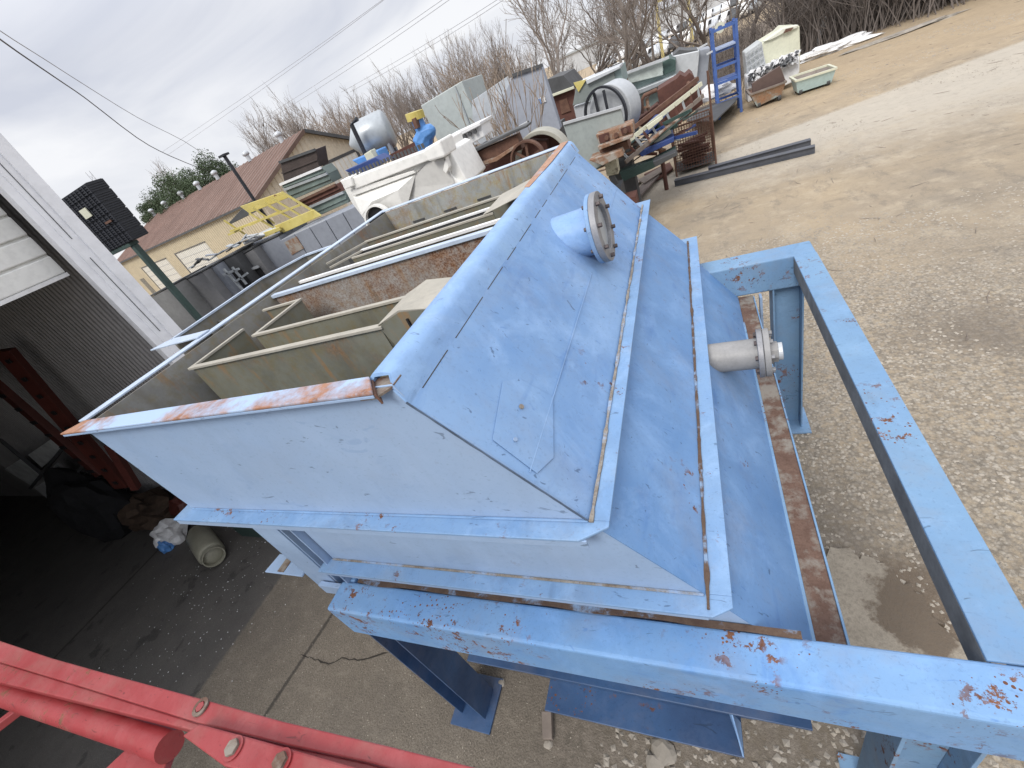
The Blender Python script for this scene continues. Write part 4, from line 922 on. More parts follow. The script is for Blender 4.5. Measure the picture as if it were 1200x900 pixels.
# ================================================================== PARKED CARS far behind the trees
def make_car():
    c = thing('parked_car', (0, 0, 0), 'x', 'car')
    pr = [(-2.2, .35), (-2.25, .75), (-1.9, .9), (-1.2, .98), (-.6, 1.42), (.9, 1.45), (1.6, .98), (2.15, .9), (2.25, .6), (2.2, .35)]
    MB().prism([(x, -.88, z) for x, z in pr], (0, 1.76, 0)).build('body', m_white2, c, bevel=.08)
    for s_ in (-1, 1): MB().prism([(-1.05, .89*s_, .98), (-.55, .89*s_, 1.36), (.85, .89*s_, 1.38), (1.4, .89*s_, .98)], (0, .01*s_, 0)).build('window', m_dark, c)
    for x in (-1.4, 1.4):
        for s_ in (-1, 1): MB().cyl((x, .72*s_, .33), (x, .92*s_, .33), .33, n=12).build('wheel', m_rubber, c)
    return c
proto_car = make_car(); body_mats = [m_white2, m_zinc2, m_white2, m_dgrey, m_white, m_zinc]
car_px = [(790+i*11.5, 60-i*5.6) for i in range(-9, 9)]+[(800+i*10, 38-i*4.7) for i in range(-9, 8)]
n_ = 0; far = []
for i, p in enumerate(car_px):
    v = onz(p)
    if not (20 < v.y < 150): continue
    c = proto_car if n_ == 0 else copy_tree(proto_car); c.location = (v.x, v.y, 0); c.rotation_euler.z = 1.35+random.uniform(-.15, .15)+(math.pi if random.random() < .5 else 0)
    k = i % len(body_mats); row = 'nearer' if i < 18 else 'farther'
    tag(c, '%s car in the %s row parked far behind the bare trees' % (['white', 'silver', 'white', 'dark grey', 'cream', 'silver'][k], row), 'car', 'cars parked far behind the bare trees')
    for ch in [x for x in bpy.data.objects if x.parent == c and x.name.startswith('body')]:
        if k: ch.data = ch.data.copy(); ch.data.materials[0] = body_mats[k]
    n_ += 1
# yellow gantry
m_gy = plain('pale_faded_yellow', (.50, .42, .18), .1, 1, .6)
gp = ony((768, 22), 60); gr_ = thing('yellow_gantry', (gp.x, gp.y, 0), 'yellow steel gantry far behind the bare trees', 'gantry')
a, b = ony((768, 2), 60), ony((805, -14), 60)
for q in (a, b): MB().box(q.x-.15, q.x+.15, 59.85, 60.15, 0, q.z).build('leg', m_gy, gr_)
MB().beam(a, b, .3, .35).build('beam', m_gy, gr_)
# long low pale building beyond
a = ony((640, 62), 130); fb = thing('far_warehouse', (20, 140, 0), 'pale low warehouse on the skyline behind the parked cars', 'building')
MB().box(-30, 45, 138, 150, 0, 4.2).build('wall', m_zinc2, fb); MB().box(-30.5, 45.5, 137.5, 150.5, 4.2, 4.6).build('roof', m_zinc, fb)

# ================================================================== CABLES
def cable(name, pix, ys, r, mat, label, group=None):
    pts = [ony(p, y) for p, y in zip(pix, ys)]; o = MB().tube(pts, r, 5).build(name, mat, smooth='all'); return tag(o, label, 'cable', group)
def interp(pix, n=14):
    out = []; m_ = len(pix)-1
    for i in range(n+1):
        t = i/n*m_; k = min(m_-1, int(t)); f_ = t-k
        p0 = pix[max(0, k-1)]; p1 = pix[k]; p2 = pix[k+1]; p3 = pix[min(m_, k+2)]
        out.append(tuple(.5*((2*p1[j])+(-p0[j]+p2[j])*f_+(2*p0[j]-5*p1[j]+4*p2[j]-p3[j])*f_*f_+(-p0[j]+3*p1[j]-3*p2[j]+p3[j])*f_**3) for j in range(2)))
    return out
w1 = interp([(-40, 12), (0, 46), (65, 91), (100, 115), (160, 161), (200, 183), (250, 203)], 18)
w2 = interp([(-40, 5), (0, 36), (50, 68), (100, 100), (160, 137), (215, 165), (245, 186)], 18)
cable('service_cable', w1, [9+i*1.3 for i in range(19)], .028, m_wire, 'thick black cable sagging across the sky at the left')
cable('service_cable', w2, [11+i*1.3 for i in range(19)], .018, m_steel, 'thinner grey cable just above the thick black one')
for k, (a, b, lb) in enumerate([((190, 178), (446, -3), 'upper wire of the left pair of pale power lines'), ((196, 182), (436, 6), 'lower wire of the left pair of pale power lines'),
    ((290, 150), (516, -3), 'upper wire of the middle pair of pale power lines'), ((300, 150), (503, 12), 'lower wire of the middle pair of pale power lines'),
    ((400, 108), (580, -3), 'upper wire of the right pair of pale power lines'), ((410, 108), (568, 10), 'lower wire of the right pair of pale power lines')]):
    dx, dy = b[0]-a[0], b[1]-a[1]; pts = [(a[0]+dx*t/10*1.25, a[1]+dy*t/10*1.25+5*math.sin(math.pi*t/12)) for t in range(11)]
    cable('power_line', pts, [60-2.2*t for t in range(11)], .022, m_wire2, lb, 'pale power lines')

# ================================================================== SCRAP YARD
def tprism(par, name, pts, y, dep, mat, ground=(), bevel=.01, label=None):
    return MB().prism(face(pts, y, ground), (0, dep, 0)).build(name, mat, par, bevel=bevel, label=label)
def tbeam(par, name, pts, y, w, h, mat, y2=None, **k):
    return MB().beam(ony(pts[0], y), ony(pts[1], y if y2 is None else y2), w, h).build(name, mat, par, **k)
# black crate stack on a steel stand
st = thing('crate_stand', tuple(g0((195, 330), 6.2)), 'dark green steel post stand beside the white shed', 'stand')
a = ony((157, 287), 6.2); b = ony((243, 392), 6.2)
MB().box(a.x-.06, a.x+.06, 6.14, 6.26, 0, a.z).build('post', m_dgreen, st, bevel=.01)
MB().box(a.x-2.9, a.x-2.8, 6.14, 6.26, 0, a.z).build('post', m_dgreen, st, bevel=.01)
MB().box(a.x-2.9, a.x+.06, 6.10, 6.30, a.z, a.z+.07).build('cross_bar', m_dgreen, st, bevel=.01)
x0, x1 = a.x-2.4, ony((107, 214), 6.2).x+.03; z0 = a.z+.075; z1 = ony((104, 214), 6.2).z; nl = 6; hh = (z1-z0)/nl
LB = ['bottom black plastic crate resting on the steel stand beside the shed', 'black slatted crate directly above the bottom one of the tall stack', 'black crate with a tan tag just below the middle of the stack', 'black slatted crate just above the middle of the tall stack', 'black crate with a pale card on its side, second from the top', 'topmost black crate of the tall stack beside the shed']
for i in range(nl):
    zz = z0+i*hh; c = thing('black_crate', (a.x-.6, 6.2, zz), LB[i], 'crate', 'black crates stacked on the steel stand')
    mb = MB(); mb.box(x0, x1, 6.10, 6.40, zz+.001, zz+hh-.001)
    for k in range(4): zk = zz+.02+k*(hh-.07)/3; mb.box(x0-.01, x1+.012, 6.075, 6.41, zk, zk+.025)
    for k in range(19): xk = x0+k*(x1-x0-.03)/18; mb.box(xk, xk+.03, 6.060, 6.42, zz+.01, zz+hh-.010)
    mb.build('crate_shell', m_rubber, c)
    if i == 2: MB().box(x1-.35, x1-.12, 6.04, 6.058, zz+.05, zz+hh-.1).build('tag', m_ryb, c)
    if i == 4: MB().box(x1-.78, x1-.52, 6.04, 6.058, zz-.10, zz+hh-.12).build('card', m_cream, c)
# grey cabinets
G2 = 'grey scrap cabinets beside the shed'
def cab(pts, y, dep, mat, label, top=None, extra=None):
    p = face(pts, y); c = thing('steel_cabinet', (sum(v.x for v in p)/len(p), y, 0), label, 'cabinet', G2)
    x0 = min(p[0].x, p[3].x if len(p) > 3 else p[0].x); xr = max(v.x for v in p); zt = max(v.z for v in p[:2])
    MB().prism([(p[0].x, y, 0), (p[1].x, y, 0), (p[1].x, y, p[1].z), (p[0].x, y, p[0].z)], (0, dep, 0)).build('cabinet_body', mat, c, bevel=.015)
    MB().prism([(p[0].x-.02, y-.02, p[0].z+.01), (p[1].x+.02, y-.02, p[1].z+.01), (p[1].x+.02, y-.02, p[1].z+.05), (p[0].x-.02, y-.02, p[0].z+.05)], (0, dep+.04, 0)).build('cabinet_top', m_dgrey, c, bevel=.005)
    return c, p
c, p = cab([(206, 334), (237, 319)], 8.0, 1.3, m_grey, 'largest plain grey cabinet panel right of the green post')
c, p = cab([(170, 352), (204, 334)], 7.6, 1.1, plain('dull_panel', (.23, .23, .225), .2, 1.5, .55), 'pale grey low cabinet left of the green post')
c, p = cab([(238, 318), (252, 311)], 8.3, 1.2, m_greyp, 'narrow grey cabinet right of the largest one')
c, p = cab([(253, 309), (274, 299)], 8.6, 1.1, m_dgrey, 'dark open-fronted cabinet full of shadow')
MB().box(p[0].x+.12, p[1].x-.12, 8.57, 8.598, 1.2, p[1].z-.35).build('open_front', m_dark, c)
c, p = cab([(276, 303), (296, 292)], 8.9, 1.2, m_grey, 'grey cabinet with a boxed recess next to the blue-grey panel')
MB().box(p[0].x+.15, p[1].x-.2, 8.86, 8.898, 1.5, p[1].z-.5).build('recess', m_dark, c)
MB().box(p[0].x+.10, p[1].x-.15, 8.80, 8.858, p[1].z-.48, p[1].z-.42).build('recess_shelf', m_zinc2, c)
c, p = cab([(296, 291), (326, 277)], 9.2, 1.2, m_greyp, 'grey cabinet at the left end of the long blue-grey panel')
# loose scrap strips on the cabinets
rnd = random.Random(8)
for k in range(12):
    t = rnd.random(); px, py = 215+t*95, 318-t*46; a = ony((px, py-rnd.uniform(0, 4)), 8.7+t*.6)
    ang = rnd.uniform(-.5, .5); l_ = rnd.uniform(.4, 1.3); d_ = Vector((math.cos(ang), math.sin(ang), rnd.uniform(-.12, .3)))
    o = MB().beam(a-d_*l_/2, a+d_*l_/2, rnd.uniform(.05, .16), .03).build('scrap_strip', rnd.choice([m_zinc2, m_dgrey, m_greyp, m_zinc]), bevel=.003)
    tag(o, 'loose metal strip lying on top of the grey cabinets', 'scrap', 'metal strips on the grey cabinets')
for k, (pa, pb) in enumerate((((286, 285), (338, 262)), ((284, 292), (342, 268)), ((292, 281), (330, 263)))):
    tag(MB().tube([ony(pa, 9.1+.15*k), ony(pb, 9.6+.15*k)], .05, 10).build('steel_tube', m_zinc2 if k != 1 else m_greyp), 'long pale tube lying below the yellow platform', 'tube', 'pale tubes below the yellow platform')
o = thing('bent_bracket', tuple(ony((268, 330), 8.2)), 'twisted pale bracket frame hanging in front of the dark cabinet', 'bracket')
for a, b in (((262, 315), (280, 335)), ((272, 313), (289, 333)), ((262, 322), (280, 315)), ((276, 330), (290, 320)), ((280, 335), (286, 341))): tbeam(o, 'bracket_bar', (a, b), 8.25, .05, .05, m_zinc)
# long blue-grey panelled box
pb = face([(328, 282), (410, 243), (428, 272), (347, 318)], 8.9); bx = thing('panelled_box', (pb[0].x+1, 9.2, 0), 'long blue-grey panelled box below the yellow platform', 'box')
xl, xr = pb[0].x, pb[1].x+.9; zl, zr = pb[0].z, pb[1].z
npn = 6
for i in range(npn):
    a, b = i/npn, (i+1)/npn; ax_, bx_ = xl+(xr-xl)*a, xl+(xr-xl)*b-.025; 
    MB().prism([(ax_, 8.9, 0), (bx_, 8.9, 0), (bx_, 8.9, zl+(zr-zl)*b), (ax_, 8.9, zl+(zr-zl)*a)], (0, 1.1, 0)).build('box_panel', m_greyp, bx, bevel=.01)
MB().box(xl+.02, xr-.04, 8.93, 9.9, .0, min(zl, zr)-.05).build('box_core', m_dgrey, bx)
MB().prism(face([(333, 284), (347, 277), (356, 291), (342, 299)], 8.88), (0, .015, 0)).build('rust_patch', m_rorange, bx)
# yellow platform
yp = thing('yellow_platform', tuple(g0((330, 270), 9.6)), 'yellow steel access platform with railings lying on the scrap', 'platform')
tprism(yp, 'deck_panel', [(281, 242), (330, 225), (340, 231), (292, 250)], 9.7, .06, m_yellow)
tprism(yp, 'deck_panel', [(321, 265), (366, 246), (376, 253), (330, 274)], 9.4, .06, m_yellow)
tprism(yp, 'kick_plate', [(300, 276), (327, 266), (329, 270), (303, 281)], 9.3, .06, m_yellow)
tprism(yp, 'end_box', [(267, 262), (283, 245), (292, 252), (270, 263)], 9.9, .5, m_dgrey)
for a, b in (((330, 225), (372, 250)), ((340, 231), (376, 253)), ((292, 250), (326, 270)), ((262, 258), (288, 275)), ((276, 269), (352, 240)), ((270, 271), (326, 250)), ((296, 243), (322, 262)), ((310, 238), (345, 258)), ((318, 232), (355, 254)), ((292, 264), (330, 247)), ((284, 268), (268, 275)), ((305, 258), (352, 240))):
    tbeam(yp, 'rail', (a, b), 9.5, .05, .05, m_yellow, y2=9.7)
# stack of dark and green boxes
G3 = 'flat scrap panels stacked beside the tan gable'
def stack(pts, y, dep, mat, label, edge=None):
    p = face(pts, y); o = thing('scrap_bin', (p[0].x, y, min(v.z for v in p)), label, 'bin', G3)
    MB().prism(p, (0, dep, 0)).build('bin_body', mat, o, bevel=.012)
    a, b = p[0], p[1]; MB().beam(a+Vector((0, -.03, 0)), b+Vector((0, -.03, 0)), .05, .06).build('bin_rim', edge or m_dgrey, o)
    q = p[3].lerp(p[0], .45); w = p[2].lerp(p[1], .45); MB().beam(q+Vector((0, -.02, 0)), w+Vector((0, -.02, 0)), .03, .035).build('bin_rib', mat, o)
    return o
m_char = plain('charred_brown', (.055, .04, .035), .35, 2.5, .7); m_bing = plain('grey_green_bin', (.15, .19, .175), .3, 1.5, .55)
stack([(328, 190), (370, 175), (374, 196), (333, 213)], 10.6, 0.45, m_char, 'jagged charred brown panel bundle on top of the stack')
stack([(329, 216), (377, 196), (385, 204), (334, 222)], 10.4, 0.45, m_bing, 'grey-green bin with a pale front edge under the charred bundle', m_white2)
stack([(334, 222), (384, 203), (390, 214), (341, 235)], 10.4, 0.45, m_bing, 'grey-green bin in the middle of the stack', m_zinc)
stack([(349, 237), (394, 216), (402, 224), (360, 243)], 10.2, 0.45, m_rdark, 'dark red-brown bin between the grey-green ones', m_ryb)
stack([(360, 244), (403, 225), (409, 237), (369, 255)], 10.1, 0.45, m_bing, 'dark green bin at the bottom of the stack', m_zinc)
pz = ony((385, 246), 10.1).z; tag(MB().box(ony((352, 243), 10.5).x, ony((412, 236), 10.5).x, 10.15, 10.6, 0, pz-.15).build('support_crate', m_dgrey, bevel=.02), 'dark steel crate carrying the stack of bins', 'crate')
# leaning black pole by the yellow platform
v0, v1 = ony((263, 183), 10.5), ony((300, 238), 10.5); pl = thing('black_pole', (v1.x, 10.5, 0), 'thin black pole with a small cap standing above the yellow platform', 'pole')
MB().tube([(v1.x, 10.5, 0), v0], .05, 8).build('pole_shaft', m_rubber, pl); MB().box(v0.x-.12, v0.x+.12, 10.4, 10.6, v0.z, v0.z+.05).build('pole_cap', m_rubber, pl)
v0, v1 = ony((412, 146), 11.8), ony((427, 192), 11.8); pl = thing('black_pole', (v1.x, 11.8, 0), 'short black bent pole at the left side of the silver tank', 'pole')
MB().tube([(v1.x, 11.8, 0), (v0.x, 11.8, v0.z), (v0.x+.25, 11.8, v0.z+.06)], .06, 8).build('pole_shaft', m_rubber, pl)

# silver tank on blue stand
tk = thing('silver_tank', tuple(g0((445, 190), 12.5)), 'round silver tank on a pale blue stand', 'tank')
ca, cb = ony((430, 157), 12.3), ony((445, 147), 13.4); axd = (cb-ca).normalized(); axd = (Vector((.88, .35, .0))).normalized()
c0 = ony((438, 158), 12.6); R0 = .50
MB().tube([c0-axd*.78, c0-axd*.74, c0-axd*.42, c0+axd*.45, c0+axd*.52, c0+axd*.55], [.06, .10, R0, R0, .42, .10], 40).build('tank_shell', m_zinc, tk, smooth='all')
for s_ in (-.35, .35):
    for q in (-.32, .32):
        sdv = Vector((-axd.y, axd.x, 0)); p = c0+axd*s_+sdv*q; MB().beam((p.x, p.y, 0), (p.x, p.y, c0.z-.32), .09, .09).build('leg', plain('pale_blue_leg', (.30, .45, .66), .1, 2, .5) if (s_ < 0 and q < 0) else m_greyp, tk)
MB().box(c0.x-.55, c0.x+.55, 12.3, 12.9, 1.2, 1.8).build('lower_box', m_rdark, tk)
tag(MB().prism(face([(412, 188), (442, 176), (447, 186), (424, 196)], 11.5), (0, .5, 0)).build('blue_motor_cover', m_blue, bevel=.03), 'blue motor cover below the silver tank', 'cover')
tag(MB().prism(face([(404, 200), (440, 184), (452, 190), (416, 207)], 11.0), (0, .5, 0)).build('navy_scrap_frame', m_navy, bevel=.02), 'navy blue machine frame behind the white hopper edge', 'frame')
tag(MB().prism(face([(426, 181), (434, 176), (442, 190), (432, 193)], 11.3), (0, .25, 0)).build('yellow_box', m_cream, bevel=.02), 'small yellowish box standing against the blue motor cover', 'box')
# pump
pm = thing('blue_pump', tuple(g0((497, 160), 12.5)), 'blue pump with a yellow cap beside the pale slanted box', 'pump')
c0 = ony((500, 157), 12.5)
MB().tube([c0+Vector((-.30, 0, -.45)), c0+Vector((-.2, 0, -.12)), c0+Vector((0, 0, .03)), c0+Vector((.22, 0, .04)), c0+Vector((.3, 0, .04))], [.22, .29, .25, .16, .05], 9).build('pump_body', m_blue, pm, bevel=.02)
MB().cyl(ony((494, 152), 12.5), ony((488, 139), 12.5), .17, n=16).build('motor', m_blue, pm)
MB().cyl(ony((488, 140), 12.5), ony((485, 131), 12.5), .26, n=16).build('yellow_cap', m_yellow, pm)
MB().box(c0.x-.4, c0.x+.4, 12.2, 12.8, 0, c0.z-.6).build('pump_base', m_navy, pm)
tprism(pm, 'guard', [(482, 140), (486, 138), (490, 150), (486, 152)], 12.2, .2, m_ryb)
tprism(pm, 'skid', [(455, 182), (488, 165), (496, 178), (462, 193)], 12.3, .5, m_rdark)
# ---- white hopper machine
wh = thing('white_hopper', tuple(g0((470, 230), 6.8)), 'large cream-white steel hopper with a round opening and bolted top edge', 'hopper')
y0 = 6.6
tprism(wh, 'hopper_front', [(401, 217), (412, 214), (500, 178), (516, 168), (528, 205), (541, 215), (545, 250), (430, 262), (412, 238)], y0+.15, .9, m_white, bevel=.02)
tprism(wh, 'top_flange', [(398, 212), (411, 207), (414, 218), (405, 222)], y0, .35, m_white, bevel=.015)
tprism(wh, 'top_band', [(411, 209), (499, 176), (503, 188), (416, 222)], y0+.05, .3, m_white, bevel=.015)
tprism(wh, 'shelf_band', [(410, 223), (484, 200), (487, 203), (414, 230)], y0+.08, .3, m_white, bevel=.01)
# sloping faces
A_ = [ony(p, y0+.14) for p in [(499, 178), (520, 192), (466, 222), (487, 203)]]
tprism(wh, 'corner_housing', [(496, 175), (515, 164), (522, 184), (502, 190)], y0-.05, .5, m_white, bevel=.03)
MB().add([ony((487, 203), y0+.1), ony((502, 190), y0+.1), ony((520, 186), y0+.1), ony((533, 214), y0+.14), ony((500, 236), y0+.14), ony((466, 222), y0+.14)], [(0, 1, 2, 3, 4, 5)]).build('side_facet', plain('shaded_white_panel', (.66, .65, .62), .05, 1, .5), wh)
fa = [ony((414, 231), y0+.12), ony((487, 204), y0+.12), ony((466, 223), y0+.0), ony((436, 236), y0+.0), ony((424, 252), y0+.05)]
MB().add(fa+[ony((475, 250), y0+.05)], [(0, 1, 2, 3, 4), (2, 5, 4, 3), (1, 5, 2)]).build('lower_facet', m_white, wh)
oc = ony((447, 258), y0-.10); MB().ring(oc, (0, -1, .1), .27, .24, .10, 40).build('opening_collar', m_white, wh, smooth=True)
MB().cyl(oc+Vector((0, -.02, 0)), oc+Vector((0, .02, 0)), .24, n=40).build('round_opening', m_dark, wh)
for i in range(22):
    t = i/21; p = ony((412+t*85, 208-t*33.5), y0+.2); MB().cyl(p+Vector((0, 0, .01)), p+Vector((0, 0, .08)), .022, n=6).build('bolt', m_dgrey, wh)
tprism(wh, 'side_wing', [(520, 176), (528, 178), (549, 214), (543, 222), (533, 214)], y0+.2, .9, m_white, bevel=.02)
tprism(wh, 'wing_tip', [(522, 184), (526, 196), (523, 204), (519, 200)], y0+.05, .12, m_white, bevel=.01)
# white trough behind
wt = thing('white_trough', tuple(g0((545, 165), 8.4)), 'small bright white trough with bolt heads lying behind the white hopper', 'trough')
tprism(wt, 'trough_body', [(522, 164), (563, 144), (568, 160), (541, 176), (527, 176)], 8.4, .5, m_white2, bevel=.02)
tprism(wt, 'trough_rim', [(519, 163), (562, 143), (563, 147), (522, 168)], 8.3, .7, m_white2, bevel=.01)
for i in range(6):
    t = i/5; p = ony((527+t*30, 169-t*15), 8.36); MB().cyl(p, p+Vector((0, -.04, 0)), .035, n=8).build('bolt', m_dgrey, wt)
# brown frame with wheels
bf = thing('rusty_machine', tuple(g0((590, 185), 7.6)), 'long brown rusty machine frame lying behind the tank rim', 'machine')
tprism(bf, 'frame_plate', [(541, 186), (605, 158), (612, 175), (549, 203)], 7.8, .25, m_ryb, bevel=.01)
tprism(bf, 'bottom_rail', [(545, 196), (580, 185), (610, 166), (611, 169), (582, 189), (546, 200)], 7.7, .1, m_rorange, bevel=.006)
tprism(bf, 'rear_plate', [(560, 200), (620, 165), (640, 165), (645, 190), (600, 215)], 8.4, .2, m_rdark)
tprism(bf, 'top_rail', [(536, 184), (600, 153), (618, 146), (618, 149), (600, 157), (538, 188)], 7.7, .3, m_dgrey)
c0 = ony((620, 186), 7.8); wl = MB().ring(c0, (0, -1, 0), .30, .27, .12, 40).build('hoop', m_ryb, bf)
for a in (.3, 1.4, 2.4): MB().beam(c0+Vector((math.cos(a)*.28, -.05, math.sin(a)*.28)), c0-Vector((math.cos(a)*.28, .05, math.sin(a)*.28)), .03, .04).build('spoke', m_ryb, wl)
ar = thing('round_guard', tuple(g0((640, 175), 8.6)), 'pale round wheel guard with a rusty inside behind the tank rim', 'guard')
c0 = ony((640, 184), 8.6); MB().ring(c0, (0, -1, 0), .50, .43, .35, 48).build('guard_ring', plain('dull_beige_guard', (.36, .35, .30), .15, 2, .6), ar, smooth=True, bevel=.01)
MB().cyl(c0+Vector((0, .05, 0)), c0+Vector((0, .09, 0)), .43, n=40).build('guard_disc', m_rdark, ar)
MB().box(c0.x-.5, c0.x+.5, 8.4, 8.9, 0, c0.z-.5).build('guard_foot', m_dgrey, ar)
rnd = random.Random(21)
for k in range(9):
    t = rnd.random(); a = ony((560+t*45, 173-t*22), 8.1+rnd.uniform(0, .4)); d_ = Vector((1, rnd.uniform(-.6, .6), rnd.uniform(-.1, .25))).normalized()
    tag(MB().beam(a-d_*.25, a+d_*.25, .08, .03).build('scrap_strip', rnd.choice([m_dgrey, m_zinc2, m_wood])), 'thin metal offcut lying on the brown frame', 'scrap', 'offcuts on the brown frame')
# pale slanted boxes
b1 = thing('slanted_box', tuple(g0((520, 130), 14)), 'pale greenish-grey slanted sheet box left of the grey panel', 'box')
tprism(b1, 'box_shell', [(493, 124), (541, 95), (563, 153), (515, 170)], 14, 1.8, plain('pale_green_zinc', (.42, .46, .45), .1, 1, .45), bevel=.02)
tbeam(b1, 'seam', ((533, 101), (550, 145)), 13.97, .03, .03, m_zinc)
tprism(b1, 'end_cap', [(541, 95), (544, 100), (549, 112), (551, 118)], 14.2, 1.6, m_dark)
b2 = thing('grey_panel_box', tuple(g0((600, 130), 13)), 'large blue-grey sheet box with a peaked top edge and a small label plate', 'box')
tprism(b2, 'front_sheet', [(602, 86), (634, 77), (657, 150), (648, 165), (585, 165), (580, 135)], 13, .25, plain('blue_grey_sheet', (.33, .355, .41), .08, 1, .5), bevel=.01)
MB().prism([ony((553, 118), 13.3), ony((594, 90), 13.3), ony((603, 86), 13.3), ony((590, 165), 13.3), ony((555, 170), 13.3)], (0, .08, 0)).build('side_sheet', plain('mottled_zinc', (.44, .47, .50), .2, 3, .45), b2, bevel=.01)
tbeam(b2, 'top_edge', ((596, 90), (636, 76)), 12.97, .05, .07, m_dgrey)
tprism(b2, 'label_plate', [(631, 115), (638, 112), (640, 119), (633, 122)], 12.97, .02, m_white2, bevel=0)
tprism(b2, 'label_stripe', [(631, 116), (633, 115), (635, 121), (633, 122)], 12.955, .012, m_blue, bevel=0)
MB().box(ony((560, 150), 13.5).x, ony((650, 150), 13.5).x, 13.5, 15, 0, 2.6).build('base', m_dgrey, b2)
# hopper, drum and curved sheet
hp = thing('open_hopper', tuple(g0((700, 120), 13.5)), 'open grey sheet hopper leaning above the drum', 'hopper')
tprism(hp, 'hopper_front', [(676, 96), (719, 84), (725, 108), (671, 124)], 13.3, .08, plain('grey_green_sheet', (.20, .225, .215), .15, 1, .5), bevel=.01)
tprism(hp, 'hopper_side', [(719, 84), (727, 78), (731, 98), (725, 108)], 13.35, 1.4, m_zgreen)
tprism(hp, 'hopper_rim', [(686, 94), (726, 77), (727, 80), (688, 99)], 13.2, .9, m_zinc2, bevel=.01)
tprism(hp, 'yellow_side', [(672, 97), (687, 93), (678, 108)], 13.25, .05, m_yellow, bevel=0)
tprism(hp, 'hopper_skirt', [(672, 125), (722, 109), (728, 130), (676, 142)], 13.4, 1.0, m_zinc2)
dr_ = thing('fan_drum', tuple(g0((725, 120), 12.6)), 'pale grey round fan drum with a black hoop on its face', 'drum')
c0 = ony((713, 133), 12.4); ax_ = Vector((.50, .86, 0)).normalized()
MB().cyl(c0+ax_*.05, c0+ax_*.50, .60, n=48).build('drum_shell', plain('dull_drum_grey', (.40, .42, .44), .15, 1.5, .6), dr_, bevel=.02, smooth=True)
MB().ring(c0-ax_*.10, -ax_, .62, .57, .06, 48).build('hoop', m_rubber, dr_, smooth=True)
for q in (-.25, .22): MB().box(c0.x+q*.6-.03-.1, c0.x+q*.6+.03-.1, c0.y-q*.8-.1, c0.y-q*.8-.04, c0.z-.5, c0.z+.52).build('hoop_bar', m_rubber, dr_)
MB().box(c0.x-.3, c0.x+.3, 12.6, 13.1, 0, c0.z-.5).build('drum_foot', m_dgrey, dr_)
cs_ = thing('curved_sheet', tuple(g0((700, 160), 10.8)), 'large curved grey-green metal sheet standing behind the far corner of the tank', 'sheet')
pr_ = [(660, 145), (662, 150), (672, 175), (690, 196), (716, 182), (728, 165), (727, 125)]
tprism(cs_, 'sheet_plate', [(660, 146), (727, 126), (733, 150), (731, 175), (712, 190), (694, 200), (678, 188), (668, 172)], 10.8, .12, plain('streaked_sheet', (.31, .345, .335), .15, 1.2, .5, stretch=(1, 1, .3)), ground=(), bevel=.01)
tbeam(cs_, 'sheet_edge', ((660, 145), (729, 125)), 10.78, .05, .05, m_zinc2)
MB().box(ony((680, 185), 10.95).x, ony((720, 185), 10.95).x, 10.95, 11.6, 0, 1.2).build('sheet_foot', m_dgrey, cs_)
# little dark shed roof in the background
sr = thing('dark_hut', tuple(g0((655, 110), 19)), 'small dark rusty-walled hut between the grey panel and the hopper', 'hut')
tprism(sr, 'hut_wall', [(644, 112), (672, 103), (680, 140), (652, 145)], 19.1, 2, m_rdark, ground=(2, 3)); tprism(sr, 'hut_roof', [(641, 93), (660, 88), (672, 102), (643, 114)], 18.9, 2.4, m_dgrey)
tprism(sr, 'hut_door', [(655, 118), (664, 115), (669, 130), (658, 134)], 19.05, .04, m_ryb)
tprism(sr, 'hut_beam', [(645, 111), (672, 101), (673, 104), (646, 114)], 18.85, .1, m_cream)
# greenish tank boxes
gt = thing('green_zinc_tank', tuple(g0((765, 100), 15.5)), 'weathered green-tinted galvanised tank with a pale front panel', 'tank')
tprism(gt, 'pale_panel', [(735, 85), (776, 72), (777, 88), (737, 98)], 15.3, .2, plain('speckled_zinc', (.45, .50, .47), .2, 4, .5)); 
tprism(gt, 'tank_wall', [(735, 98), (792, 78), (792, 115), (774, 130), (745, 122)], 15.5, 1.6, m_zgreen)
tprism(gt, 'tank_end', [(776, 73), (785, 68), (792, 70), (792, 82), (778, 88)], 15.4, 1.4, m_dgreen)
tbeam(gt, 'top_edge', ((733, 86), (784, 67)), 15.2, .08, .06, m_zinc2)
tprism(gt, 'lower_lip', [(746, 106), (792, 88), (793, 92), (748, 111)], 15.1, .4, m_zinc)
tb2 = thing('pale_tall_box', tuple(g0((808, 90), 16.5)), 'tall pale galvanised box with an open dark top', 'box')
tprism(tb2, 'box_front', [(786, 66), (820, 59), (817, 90), (792, 102)], 16.3, 1.4, m_zinc2, bevel=.02)
tprism(tb2, 'box_side', [(820, 59), (832, 56), (828, 100), (818, 110), (817, 90)], 16.5, .9, m_greyp, bevel=.01)
tprism(tb2, 'open_top', [(788, 65), (796, 58), (806, 59), (818, 58), (817, 61)], 16.35, 1.2, m_dgrey)
for a, b in (((818, 57), (829, 51)), ((828, 64), (835, 60))): tbeam(tb2, 'flap', (a, b), 16.2, .08, .04, m_zinc2)
